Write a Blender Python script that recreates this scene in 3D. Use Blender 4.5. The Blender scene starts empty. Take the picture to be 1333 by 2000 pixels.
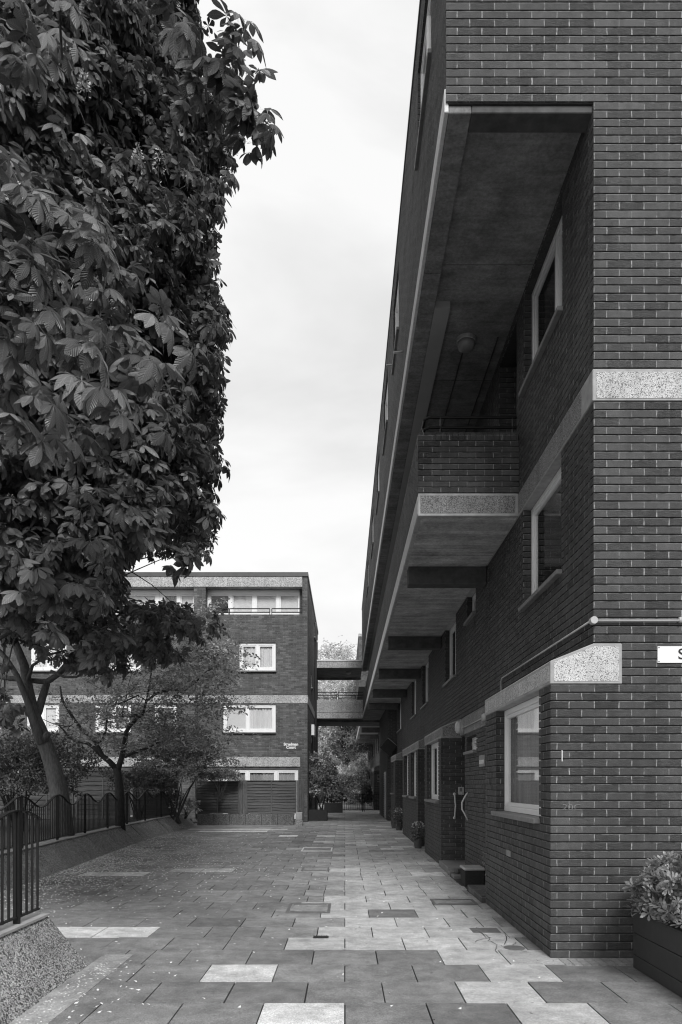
import bpy, math, random
import numpy as np
from mathutils import Vector, Matrix
random.seed(7); rng = np.random.default_rng(11)
R = math.radians
scene = bpy.context.scene
COL = scene.collection

# ------------------------------------------------------------------ camera constants (metres, level view along +Y)
F, CX, HY, H = 1410.0, 674.0, 1533.0, 1.555
def at(px, py, Y):                      # a point at depth Y
    return Vector(((px-CX)*Y/F, Y, H+(HY-py)*Y/F))
def onx(px, X): return F*X/(px-CX)      # depth at which the plane x = X crosses a column

# ------------------------------------------------------------------ materials
def new_mat(name):
    m = bpy.data.materials.new(name); m.use_nodes = True
    nt = m.node_tree; nt.nodes.clear()
    out = nt.nodes.new('ShaderNodeOutputMaterial')
    b = nt.nodes.new('ShaderNodeBsdfPrincipled')
    nt.links.new(b.outputs[0], out.inputs[0])
    b.inputs['Specular IOR Level'].default_value = 0.3
    return m, nt, b, out
class NT:
    def __init__(s, nt): s.nt = nt
    def n(s, t, **kw):
        x = s.nt.nodes.new(t)
        for k, v in kw.items(): setattr(x, k, v)
        return x
    def l(s, a, b): s.nt.links.new(a, b)
    def put(s, v, sock):
        if isinstance(v, (int, float)): sock.default_value = v
        else: s.l(v, sock)
    def m(s, op, a, b=0.0, c=None):
        x = s.n('ShaderNodeMath', operation=op)
        s.put(a, x.inputs[0]); s.put(b, x.inputs[1])
        if c is not None: s.put(c, x.inputs[2])
        return x.outputs[0]
    def mix(s, f, a, b):                # float mix
        x = s.n('ShaderNodeMix')
        s.put(f, x.inputs[0]); s.put(a, x.inputs[2]); s.put(b, x.inputs[3])
        return x.outputs[0]
    def noise(s, vec, scale, detail=3, rough=.55, dist=0.0):
        x = s.n('ShaderNodeTexNoise'); s.l(vec, x.inputs['Vector'])
        x.inputs['Scale'].default_value = scale; x.inputs['Detail'].default_value = detail
        x.inputs['Roughness'].default_value = rough; x.inputs['Distortion'].default_value = dist
        return x.outputs['Fac']
    def ramp(s, v, lo, hi, a=0.0, b=1.0):
        x = s.n('ShaderNodeMapRange'); s.put(v, x.inputs[0])
        x.inputs[1].default_value = lo; x.inputs[2].default_value = hi
        x.inputs[3].default_value = a; x.inputs[4].default_value = b
        return x.outputs[0]
    def grey(s, v):
        x = s.n('ShaderNodeCombineColor')
        for i in range(3): s.put(v, x.inputs[i])
        return x.outputs[0]
    def bump(s, h, strength, dist, bsdf):
        x = s.n('ShaderNodeBump'); s.l(h, x.inputs['Height'])
        x.inputs['Strength'].default_value = strength; x.inputs['Distance'].default_value = dist
        s.l(x.outputs[0], bsdf.inputs['Normal'])
    def scale(s, vec, v):
        x = s.n('ShaderNodeVectorMath', operation='MULTIPLY'); s.l(vec, x.inputs[0]); x.inputs[1].default_value = v
        return x.outputs[0]
    def pos(s): return s.n('ShaderNodeNewGeometry').outputs['Position']
    def uv(s): return s.n('ShaderNodeTexCoord').outputs['UV']

CH, BL = 0.0745, 0.2235
def brick_mat(name, horiz, base=.066, var=.010, vm=.33, hm=.20):
    m, nt, b, out = new_mat(name); g = NT(nt)
    uv = g.uv(); sp = g.n('ShaderNodeSeparateXYZ'); g.l(uv, sp.inputs[0])
    pos = g.pos()
    wob = g.m('MULTIPLY', g.m('SUBTRACT', g.noise(uv, 9, 2), .5), .016)
    u = g.m('ADD', sp.outputs[0], wob); v = sp.outputs[1]
    row = g.m('FLOOR', g.m('DIVIDE', v, CH)); fv = g.m('FRACT', g.m('DIVIDE', v, CH))
    off = g.m('MULTIPLY', g.m('MODULO', g.m('ABSOLUTE', row), 2.0), .5)
    uu = g.m('ADD', g.m('DIVIDE', u, BL), off)
    col = g.m('FLOOR', uu); fu = g.m('FRACT', uu)
    wn = g.n('ShaderNodeTexWhiteNoise', noise_dimensions='2D')
    cv = g.n('ShaderNodeCombineXYZ'); g.l(col, cv.inputs[0]); g.l(row, cv.inputs[1]); g.l(cv.outputs[0], wn.inputs['Vector'])
    rnd = wn.outputs['Value']
    wn2 = g.n('ShaderNodeTexWhiteNoise', noise_dimensions='3D')
    cv2 = g.n('ShaderNodeCombineXYZ'); g.l(col, cv2.inputs[0]); g.l(row, cv2.inputs[1]); cv2.inputs[2].default_value = 4.3
    g.l(cv2.outputs[0], wn2.inputs['Vector']); rnd2 = wn2.outputs['Value']
    # vertical joint mask
    d = g.m('ABSOLUTE', g.m('SUBTRACT', fu, .5))
    jw = g.ramp(rnd, 0, 1, .474, .487)
    jv = g.m('GREATER_THAN', d, jw)
    big = g.noise(uv, .55, 3, .6); fine = g.noise(uv, 120, 3, .7); mid = g.noise(uv, 14, 3, .6)
    crease = g.m('POWER', g.m('ABSOLUTE', g.m('SUBTRACT', g.noise(g.scale(uv, (13, 40, 1)), 1.5, 3, .6, 1.6), .5)), .5)
    col_b = g.m('ADD', base-var*.7, g.m('MULTIPLY', g.m('POWER', rnd, 1.5), var*2))
    col_b = g.m('MULTIPLY', col_b, g.ramp(big, .3, .7, .82, 1.22))
    col_b = g.m('MULTIPLY', col_b, g.ramp(mid, .25, .75, .80, 1.2))
    col_b = g.m('MULTIPLY', col_b, g.ramp(fine, .25, .75, .62, 1.42))
    col_b = g.m('MULTIPLY', col_b, g.ramp(g.m('MULTIPLY', g.m('SUBTRACT', .25, g.m('MULTIPLY', crease, crease)), g.ramp(rnd2, .35, .8, 0, 1)), .12, .25, 1.0, .93))
    soot = g.noise(g.scale(uv, (3.2, .35, 1)), 1.3, 4, .65)
    col_b = g.m('MULTIPLY', col_b, g.ramp(soot, .32, .68, .80, 1.18))
    chip = g.m('MULTIPLY', g.m('GREATER_THAN', g.noise(uv, 34, 3, .6), .56), g.m('GREATER_THAN', g.m('ABSOLUTE', g.m('SUBTRACT', fv, .5)), .36))
    col_b = g.mix(chip, col_b, g.m('MULTIPLY', col_b, .62))
    speck = g.m('GREATER_THAN', g.noise(uv, 300, 1, .5), .73)
    col_b = g.mix(speck, col_b, g.m('ADD', col_b, .07))
    # vertical mortar, partly missing
    jm = g.ramp(g.noise(uv, 26, 2), .36, .60, .35, 1.0)
    jcol = g.m('MULTIPLY', g.m('MULTIPLY', jm, vm), g.ramp(rnd2, 0, 1, .6, 1.15))
    c = g.mix(jv, col_b, jcol)
    if not horiz:                       # pale top arris painted in: light caught there and smeared mortar
        arris_pale = g.m('MULTIPLY', g.m('GREATER_THAN', fv, .865), g.ramp(g.noise(g.scale(uv, (9, 40, 1)), 1.2, 3, .7), .38, .62, 0, .8))
        c = g.mix(arris_pale, c, .27)
    if horiz:
        jh = g.m('GREATER_THAN', g.m('ABSOLUTE', g.m('SUBTRACT', fv, .5)), .43)
        c = g.mix(jh, c, g.m('MULTIPLY', hm, g.ramp(g.m('LESS_THAN', fv, .5), 0, 1, 1.0, .35)))  # joint half under each brick painted darker, as the shadow line there
    # pale drips, paint specks
    dr = g.noise(g.scale(uv, (14, .9, 1)), 3, 3, .6)
    c = g.mix(g.ramp(dr, .70, .80, 0, .06), c, .40)
    g.l(g.grey(c), b.inputs['Base Color'])
    b.inputs['Roughness'].default_value = .78
    amt = g.ramp(rnd2, .35, .8, .10, 1.0)
    hgt = g.m('ADD', g.m('MULTIPLY', crease, g.m('MULTIPLY', amt, 1.0)), g.m('MULTIPLY', fine, .28))
    hgt = g.mix(jv, hgt, -.35)
    hgt = g.m('ADD', hgt, g.m('MULTIPLY', rnd, .35))
    if horiz: hgt = g.mix(jh, hgt, -.5)
    g.bump(hgt, 1.0, .010, b)
    return m
M = {}
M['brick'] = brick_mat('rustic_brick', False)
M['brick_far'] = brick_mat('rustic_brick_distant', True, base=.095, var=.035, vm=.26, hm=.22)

def simple(name, c, rough=.6, spec=.3, metal=0, nscale=20, namt=.25, bump=0, stretch=None, bd=.004):
    m, nt, b, out = new_mat(name); g = NT(nt)
    p = g.pos()
    if stretch: p = g.scale(p, stretch)
    n1 = g.noise(p, nscale, 4, .6); n2 = g.noise(p, nscale*.12, 3, .6)
    k = g.m('ADD', g.m('MULTIPLY', n1, .6), g.m('MULTIPLY', n2, .4))
    v = g.m('MULTIPLY', c, g.ramp(k, .3, .7, 1-namt, 1+namt))
    g.l(g.grey(v), b.inputs['Base Color'])
    b.inputs['Roughness'].default_value = rough; b.inputs['Specular IOR Level'].default_value = spec
    b.inputs['Metallic'].default_value = metal
    if bump: g.bump(n1, bump, bd, b)
    return m
M['mortar'] = simple('raked_mortar', .07, .9, .1, nscale=40, namt=.4, bump=.5)
M['concrete'] = simple('cast_concrete', .36, .85, .2, nscale=9, namt=.30, bump=.25)
M['edge_pale'] = simple('pale_concrete_edge', .66, .85, .2, nscale=30, namt=.22, bump=.1)
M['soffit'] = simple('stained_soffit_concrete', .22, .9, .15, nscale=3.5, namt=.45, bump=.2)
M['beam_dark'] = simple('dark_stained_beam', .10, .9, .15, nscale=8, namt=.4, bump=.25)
M['soffit_board'] = simple('board_marked_soffit', .44, .9, .15, nscale=5, namt=.35, bump=.25, stretch=(6, .5, 1))
M['soffit_pale'] = simple('painted_soffit_panel', .38, .8, .2, nscale=3, namt=.10)
M['white'] = simple('white_upvc', .84, .35, .45, nscale=4, namt=.06)
M['sillm'] = simple('tile_sill', .20, .55, .4, nscale=18, namt=.3, bump=.2)
M['black'] = simple('black_painted_steel', .012, .5, .3, nscale=60, namt=.4, bump=.15, bd=.001)
M['darkpaint'] = simple('charcoal_painted_boards', .035, .5, .4, nscale=14, namt=.25, bump=.1)
M['door'] = simple('dark_door', .02, .5, .4)
M['grip'] = simple('pale_grab_rail', .58, .35, .5, namt=.05)
M['interior'] = simple('dim_room', .06, .9, .1, namt=.4, nscale=2)
M['curtain'] = simple('net_curtain', .72, .9, .1, nscale=3, namt=.18, stretch=(14, 14, .3))
M['curtain_grey'] = simple('grey_curtain', .32, .9, .1, nscale=3, namt=.35, stretch=(14, 14, .3))
M['blind'] = simple('roller_blind', .68, .9, .1, nscale=2, namt=.08)
M['wood'] = simple('weathered_lap_boards', .055, .6, .4, nscale=7, namt=1.0, bump=.5, stretch=(.25, 1, 5))
M['wood_post'] = simple('weathered_post', .10, .8, .2, nscale=12, namt=.5, bump=.4, stretch=(4, 4, .4))
M['pipe'] = simple('grey_conduit', .42, .4, .5, nscale=10, namt=.2)
M['pipe_dark'] = simple('dark_drainpipe', .05, .5, .4)
M['lead'] = simple('dark_metal_coping', .07, .5, .5, nscale=6, namt=.2)
M['lampglass'] = simple('opal_lamp_cover', .50, .3, .5, namt=.08)
M['lamp_dim'] = simple('dusty_lamp_cover', .26, .4, .4, namt=.2)
M['signwhite'] = simple('white_enamel', .78, .3, .5, namt=.03)
M['signblack'] = simple('black_lettering', .015, .5, .3)
M['chalk'] = simple('worn_chalk', .15, .9, .1, nscale=120, namt=.9)
M['signdark'] = simple('dark_enamel', .07, .35, .5)
M['signgrey'] = simple('faded_notice', .25, .5, .3)
M['soil'] = simple('dark_soil', .07, .95, .1, nscale=30, namt=.6, bump=.8, bd=.02)
M['bark'] = simple('smooth_bark', .13, .85, .2, nscale=14, namt=.6, bump=.9, stretch=(2.5, 2.5, .6), bd=.02)
M['bark_dark'] = simple('dark_bark', .055, .85, .2, nscale=16, namt=.6, bump=.8, stretch=(2.5, 2.5, .6), bd=.012)
M['iron'] = simple('cast_iron', .13, .6, .4, nscale=80, namt=.4, bump=.5, bd=.002)
M['darkblock'] = simple('dark_block', .03, .8, .2, nscale=40, namt=.4, bump=.4)
M['petal'] = simple('white_petal', .70, .8, .2, namt=.15)
M['terracotta'] = simple('pot_clay', .12, .8, .2)
M['joint'] = simple('sand_joint', .045, .95, .1, nscale=30, namt=.5)

def soffit_mat(name, c, joint, board):
    m, nt, b, out = new_mat(name); g = NT(nt); p = g.pos()
    sp = g.n('ShaderNodeSeparateXYZ'); g.l(p, sp.inputs[0])
    n1 = g.noise(p, 2.2, 5, .7); n2 = g.noise(p, 28, 4, .7); n3 = g.noise(g.scale(p, (1.2, 6, 1)), 1.5, 4, .65)
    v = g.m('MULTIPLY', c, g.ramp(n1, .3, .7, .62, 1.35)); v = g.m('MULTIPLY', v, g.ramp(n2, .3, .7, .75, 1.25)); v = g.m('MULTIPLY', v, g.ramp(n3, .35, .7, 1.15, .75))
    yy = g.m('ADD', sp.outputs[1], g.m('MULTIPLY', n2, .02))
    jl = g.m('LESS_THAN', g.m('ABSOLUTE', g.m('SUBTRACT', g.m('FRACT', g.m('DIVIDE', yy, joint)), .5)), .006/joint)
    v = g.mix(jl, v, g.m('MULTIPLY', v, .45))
    if board:
        bl = g.m('FRACT', g.m('DIVIDE', yy, board)); bn = g.m('FLOOR', g.m('DIVIDE', yy, board))
        wn = g.n('ShaderNodeTexWhiteNoise', noise_dimensions='1D'); g.l(bn, wn.inputs['W'])
        v = g.m('MULTIPLY', v, g.ramp(wn.outputs['Value'], 0, 1, .86, 1.12)); v = g.mix(g.m('LESS_THAN', bl, .05), v, g.m('MULTIPLY', v, .75))
    drip = g.ramp(g.noise(p, 9, 3, .6), .68, .76, 0, .5); v = g.mix(drip, v, g.m('MULTIPLY', v, .5))
    g.l(g.grey(v), b.inputs['Base Color']); b.inputs['Roughness'].default_value = .9; b.inputs['Specular IOR Level'].default_value = .15
    g.bump(g.m('ADD', n2, g.m('MULTIPLY', jl, -2)), .3, .006, b)
    return m
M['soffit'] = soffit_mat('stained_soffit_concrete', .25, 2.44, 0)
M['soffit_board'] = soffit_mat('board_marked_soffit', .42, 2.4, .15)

def aggregate(name, c_hi, c_lo, scale, dark=.25, bump=.6, ctr=.5):
    m, nt, b, out = new_mat(name); g = NT(nt); p = g.pos()
    v = g.n('ShaderNodeTexVoronoi'); g.l(p, v.inputs['Vector']); v.inputs['Scale'].default_value = scale
    sp = g.n('ShaderNodeSeparateColor'); g.l(v.outputs['Color'], sp.inputs[0])
    isdark = g.m('LESS_THAN', sp.outputs[0], dark)
    pv = g.mix(isdark, g.ramp(sp.outputs[1], 0, 1, c_hi*(1-ctr), c_hi), c_lo)
    edge = g.ramp(v.outputs['Distance'], .30, .70, 1.0, .55)
    st = g.ramp(g.noise(p, 1.7, 4, .65), .3, .7, .78, 1.15)
    st2 = g.ramp(g.noise(g.scale(p, (5, 5, .5)), 2.2, 3, .6), .3, .7, .85, 1.1)
    c = g.m('MULTIPLY', g.m('MULTIPLY', pv, edge), g.m('MULTIPLY', st, st2))
    g.l(g.grey(c), b.inputs['Base Color']); b.inputs['Roughness'].default_value = .85
    g.bump(g.m('SUBTRACT', 1.0, v.outputs['Distance']), bump, .008, b)
    return m
M['agg_pale'] = aggregate('pale_exposed_aggregate', .80, .22, 125, .14, .4, .28)
M['agg'] = aggregate('exposed_aggregate', .44, .15, 120, .2, .5, .45)
M['agg_dark'] = aggregate('pebbled_wall_facing', .68, .09, 92, .24, .9, .6)
M['agg_plinth'] = aggregate('dirty_pebbled_plinth', .30, .06, 80, .3, .8, .6)
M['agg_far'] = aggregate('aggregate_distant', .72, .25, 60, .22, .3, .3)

def slab_mat():
    m, nt, b, out = new_mat('paving_slab'); g = NT(nt); p = g.pos()
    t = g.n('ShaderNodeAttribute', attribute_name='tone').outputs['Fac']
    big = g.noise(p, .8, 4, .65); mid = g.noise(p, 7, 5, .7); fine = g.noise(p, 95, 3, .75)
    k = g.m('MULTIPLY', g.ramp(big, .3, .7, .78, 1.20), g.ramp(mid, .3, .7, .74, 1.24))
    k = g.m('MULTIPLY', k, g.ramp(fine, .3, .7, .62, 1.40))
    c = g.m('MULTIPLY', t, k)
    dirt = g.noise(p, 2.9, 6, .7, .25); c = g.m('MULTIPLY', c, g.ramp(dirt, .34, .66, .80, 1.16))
    grit = g.m('GREATER_THAN', g.noise(p, 75, 2, .6), .66); c = g.mix(grit, c, g.m('MULTIPLY', c, 1.45))
    pit = g.m('LESS_THAN', g.noise(p, 60, 2, .6), .33); c = g.mix(pit, c, g.m('MULTIPLY', c, .58))
    spot = g.ramp(g.noise(p, 24, 2, .5), .70, .76, 0, .35)
    c = g.mix(spot, c, g.m('MULTIPLY', c, 1.7))
    sp2 = g.ramp(g.noise(p, 3.1, 5, .7), .62, .74, 0, .45)
    c = g.mix(sp2, c, g.m('MULTIPLY', c, .6))
    g.l(g.grey(c), b.inputs['Base Color']); b.inputs['Roughness'].default_value = .82
    g.bump(g.m('ADD', g.m('MULTIPLY', fine, .5), mid), .35, .006, b)
    return m
M['slab'] = slab_mat()

def leaf_mat(name, c, rough=.5, veins=14, trans=.22, vb=.5, spec=.45):
    m, nt, b, out = new_mat(name); g = NT(nt)
    t = g.n('ShaderNodeAttribute', attribute_name='tone').outputs['Fac']
    uv = g.uv(); sp = g.n('ShaderNodeSeparateXYZ'); g.l(uv, sp.inputs[0])
    av = g.m('ABSOLUTE', sp.outputs[1])
    ph = g.m('MULTIPLY', g.m('SUBTRACT', sp.outputs[0], g.m('MULTIPLY', av, .22)), veins*6.2832)
    w = g.m('SINE', ph)
    rib = g.ramp(av, 0, .06, 1.0, 0.0)
    v = g.m('MULTIPLY', t, c)
    v = g.m('MULTIPLY', v, g.ramp(w, -1, 1, .88, 1.10))
    v = g.m('MULTIPLY', v, g.ramp(rib, 0, 1, 1.0, 1.5))
    colr = g.grey(v)
    g.l(colr, b.inputs['Base Color'])
    b.inputs['Roughness'].default_value = rough; b.inputs['Specular IOR Level'].default_value = spec
    if vb: g.bump(w, vb, .004, b)
    tr = g.n('ShaderNodeBsdfTranslucent'); g.l(colr, tr.inputs[0])
    mx = g.n('ShaderNodeMixShader'); mx.inputs[0].default_value = trans
    g.l(b.outputs[0], mx.inputs[1]); g.l(tr.outputs[0], mx.inputs[2]); g.l(mx.outputs[0], out.inputs[0])
    return m
M['leaf_chestnut'] = leaf_mat('chestnut_leaf', .115, .36, 14, .30, .5, .6)
M['leaf_fine'] = leaf_mat('fine_leaf', .30, .55, 4, .40, 0)
M['leaf_dark'] = leaf_mat('dark_shrub_leaf', .13, .45, 5, .15, .2)
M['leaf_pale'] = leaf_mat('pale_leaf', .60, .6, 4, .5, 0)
M['leaf_glossy'] = leaf_mat('glossy_oval_leaf', .20, .38, 3, .12, .1, .5)
M['leaf_var'] = leaf_mat('variegated_leaf', .38, .5, 3, .25, 0)

def glass_mat():
    m = bpy.data.materials.new('window_glass'); m.use_nodes = True; nt = m.node_tree; nt.nodes.clear(); g = NT(nt)
    out = g.n('ShaderNodeOutputMaterial'); tr = g.n('ShaderNodeBsdfTransparent'); tr.inputs[0].default_value = (.97, .97, .97, 1)
    gl = g.n('ShaderNodeBsdfGlossy'); gl.inputs['Roughness'].default_value = .02; gl.inputs[0].default_value = (.9, .9, .9, 1)
    ge = g.n('ShaderNodeNewGeometry'); dt = g.n('ShaderNodeVectorMath', operation='DOT_PRODUCT'); g.l(ge.outputs['Incoming'], dt.inputs[0]); g.l(ge.outputs['True Normal'], dt.inputs[1])
    k = g.m('ADD', .045, g.m('MULTIPLY', .955, g.m('POWER', g.m('SUBTRACT', 1.0, g.m('ABSOLUTE', dt.outputs['Value'])), 5.0)))
    nz = g.noise(g.pos(), 1.5, 2); bp = g.n('ShaderNodeBump'); bp.inputs['Strength'].default_value = .05; g.l(nz, bp.inputs['Height']); g.l(bp.outputs[0], gl.inputs['Normal'])
    mx = g.n('ShaderNodeMixShader'); g.l(k, mx.inputs[0]); g.l(tr.outputs[0], mx.inputs[1]); g.l(gl.outputs[0], mx.inputs[2]); g.l(mx.outputs[0], out.inputs[0])
    return m
M['glass'] = glass_mat()

# ------------------------------------------------------------------ mesh builder
class MB:
    def __init__(s): s.v = []; s.f = []; s.mi = []; s.uv = {}; s.tone = []
    def face(s, pts, mi=0, uv=None, tone=1.0):
        i = len(s.v); s.v += [tuple(p) for p in pts]; s.f.append(tuple(range(i, i+len(pts)))); s.mi.append(mi); s.tone.append(tone)
        if uv: s.uv[len(s.f)-1] = uv
    def box(s, x0, x1, y0, y1, z0, z1, mi=0, tone=1.0, skip=''):
        if x1 < x0: x0, x1 = x1, x0
        if y1 < y0: y0, y1 = y1, y0
        i = len(s.v)
        s.v += [(x0,y0,z0),(x1,y0,z0),(x1,y1,z0),(x0,y1,z0),(x0,y0,z1),(x1,y0,z1),(x1,y1,z1),(x0,y1,z1)]
        for k, q in (('b',(0,3,2,1)),('t',(4,5,6,7)),('f',(0,1,5,4)),('r',(1,2,6,5)),('k',(2,3,7,6)),('l',(3,0,4,7))):
            if k in skip: continue
            s.f.append(tuple(i+a for a in q)); s.mi.append(mi); s.tone.append(tone)
        return s
    def prism(s, poly, axis, a0, a1, mi=0):
        # poly: (p, q) outline; axis 'y': p = x, q = z; axis 'x': p = y, q = z
        def pt(p, q, a): return (p, a, q) if axis == 'y' else (a, p, q)
        i = len(s.v); n = len(poly)
        s.v += [pt(p, q, a0) for p, q in poly] + [pt(p, q, a1) for p, q in poly]
        A = tuple(range(i, i+n)); B = tuple(range(i+2*n-1, i+n-1, -1))
        s.f += [A, B]; s.mi += [mi, mi]; s.tone += [1., 1.]
        for k in range(n):
            s.f.append((i+k, i+n+k, i+n+(k+1) % n, i+(k+1) % n)); s.mi.append(mi); s.tone.append(1.)
        return s
    def tube(s, pts, rad, n=8, mi=0, cap=True):
        pts = [Vector(p) for p in pts]
        if isinstance(rad, (int, float)): rad = [rad]*len(pts)
        i0 = len(s.v); prev = None
        for k, p in enumerate(pts):
            d = (pts[min(k+1, len(pts)-1)]-pts[max(k-1, 0)]).normalized()
            if prev is None:
                up = Vector((0, 0, 1)) if abs(d.z) < .9 else Vector((1, 0, 0))
                a = d.cross(up).normalized()
            else: a = (prev-d*prev.dot(d)).normalized()
            prev = a; b = d.cross(a)
            for j in range(n):
                t = 2*math.pi*j/n
                s.v.append(tuple(p+(a*math.cos(t)+b*math.sin(t))*rad[k]))
        for k in range(len(pts)-1):
            for j in range(n):
                a = i0+k*n+j; b = i0+k*n+(j+1) % n
                s.f.append((a, b, b+n, a+n)); s.mi.append(mi); s.tone.append(1.)
        if cap:
            s.f.append(tuple(range(i0+n-1, i0-1, -1))); s.f.append(tuple(range(i0+(len(pts)-1)*n, i0+len(pts)*n))); s.mi += [mi, mi]; s.tone += [1., 1.]
        return s
    def lathe(s, c, prof, axis='z', n=20, mi=0):
        # prof: (radius, height) from one end to the other about axis through c
        i0 = len(s.v)
        for r, h in prof:
            for j in range(n):
                t = 2*math.pi*j/n; a, b = r*math.cos(t), r*math.sin(t)
                s.v.append({'z': (c[0]+a, c[1]+b, c[2]+h), 'x': (c[0]+h, c[1]+a, c[2]+b), 'y': (c[0]+a, c[1]+h, c[2]+b)}[axis])
        for k in range(len(prof)-1):
            for j in range(n):
                a = i0+k*n+j; b = i0+k*n+(j+1) % n
                s.f.append((a, b, b+n, a+n)); s.mi.append(mi); s.tone.append(1.)
        s.f.append(tuple(range(i0+n-1, i0-1, -1))); s.f.append(tuple(range(i0+(len(prof)-1)*n, i0+len(prof)*n))); s.mi += [mi, mi]; s.tone += [1., 1.]
        return s
    # a brick volume: every course its own thin box over a recessed mortar core
    def courses(s, x0, x1, y0, y1, z0, z1, geo=True):
        if not geo: return s.box(x0, x1, y0, y1, z0, z1)
        e = .016; n0 = int(round(z0/CH)); n1 = int(round(z1/CH))
        s.box(x0+e, x1-e, y0+e, y1-e, n0*CH, n1*CH, mi=1)
        for k in range(n0, n1):
            j = .0012*math.sin(k*12.9898)
            s.box(x0+j, x1, y0+j, y1, k*CH+.0068, (k+1)*CH-.0055)
        return s
    def wall(s, ax, a0, a1, b0, b1, z0, z1, openings=(), geo=True):
        zs = sorted({z0, z1} | {min(max(o[2], z0), z1) for o in openings} | {min(max(o[3], z0), z1) for o in openings})
        for za, zb in zip(zs[:-1], zs[1:]):
            if zb-za < 1e-6: continue
            iv = [(a0, a1)]
            for o in openings:
                if o[2] < zb-1e-6 and o[3] > za+1e-6:
                    nv = []
                    for p, q in iv:
                        if o[1] <= p or o[0] >= q: nv.append((p, q)); continue
                        if o[0] > p: nv.append((p, o[0]))
                        if o[1] < q: nv.append((o[1], q))
                    iv = nv
            for p, q in iv:
                if q-p < .02: continue
                if ax == 'y': s.courses(b0, b1, p, q, za, zb, geo)
                else: s.courses(p, q, b0, b1, za, zb, geo)
        return s
    def build(s, name, mats, parent=None, origin=(0, 0, 0), bevel=0, smooth=False, tone=False):
        me = bpy.data.meshes.new(name)
        o = Vector(origin)
        me.from_pydata([(v[0]-o.x, v[1]-o.y, v[2]-o.z) for v in s.v], [], s.f)
        mats = mats if isinstance(mats, (list, tuple)) else [mats]
        for m in mats: me.materials.append(M[m] if isinstance(m, str) else m)
        me.polygons.foreach_set('material_index', s.mi)
        if smooth: me.polygons.foreach_set('use_smooth', [True]*len(s.f))
        uvl = me.uv_layers.new(name='UVMap')
        for p in me.polygons:
            cu = s.uv.get(p.index); n = p.normal; ax, ay, az = abs(n.x), abs(n.y), abs(n.z)
            for q, li in enumerate(p.loop_indices):
                if cu: uvl.data[li].uv = cu[q]; continue
                v = s.v[me.loops[li].vertex_index]
                if az >= ax and az >= ay: uvl.data[li].uv = (v[0], v[1])
                elif ax >= ay: uvl.data[li].uv = (v[1], v[2])
                else: uvl.data[li].uv = (v[0], v[2])
        if tone:
            at_ = me.attributes.new('tone', 'FLOAT', 'FACE'); at_.data.foreach_set('value', s.tone)
        ob = bpy.data.objects.new(name, me); COL.objects.link(ob)
        if parent is not None: ob.parent = parent
        else: ob.location = o
        if bevel:
            bm_ = ob.modifiers.new('Bevel', 'BEVEL'); bm_.width = bevel; bm_.segments = 1; bm_.limit_method = 'ANGLE'
        return ob
def fbox(mb, face, c, u0, u1, d0, d1, z0, z1, mi=0):
    """box on a wall: u along the wall, d inward from the plane at c"""
    if face == 'x-': mb.box(c+d0, c+d1, u0, u1, z0, z1, mi)
    elif face == 'x+': mb.box(c-d1, c-d0, u0, u1, z0, z1, mi)
    else: mb.box(u0, u1, c+d0, c+d1, z0, z1, mi)
def tag(o, label=None, cat=None, group=None, kind=None):
    if label: o['label'] = label
    if cat: o['category'] = cat
    if group: o['group'] = group
    if kind: o['kind'] = kind
    return o
def thing(name, label, cat, loc, group=None):
    o = bpy.data.objects.new(name, None); COL.objects.link(o); o.location = loc; o.empty_display_size = .2
    return tag(o, label, cat, group)

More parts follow.
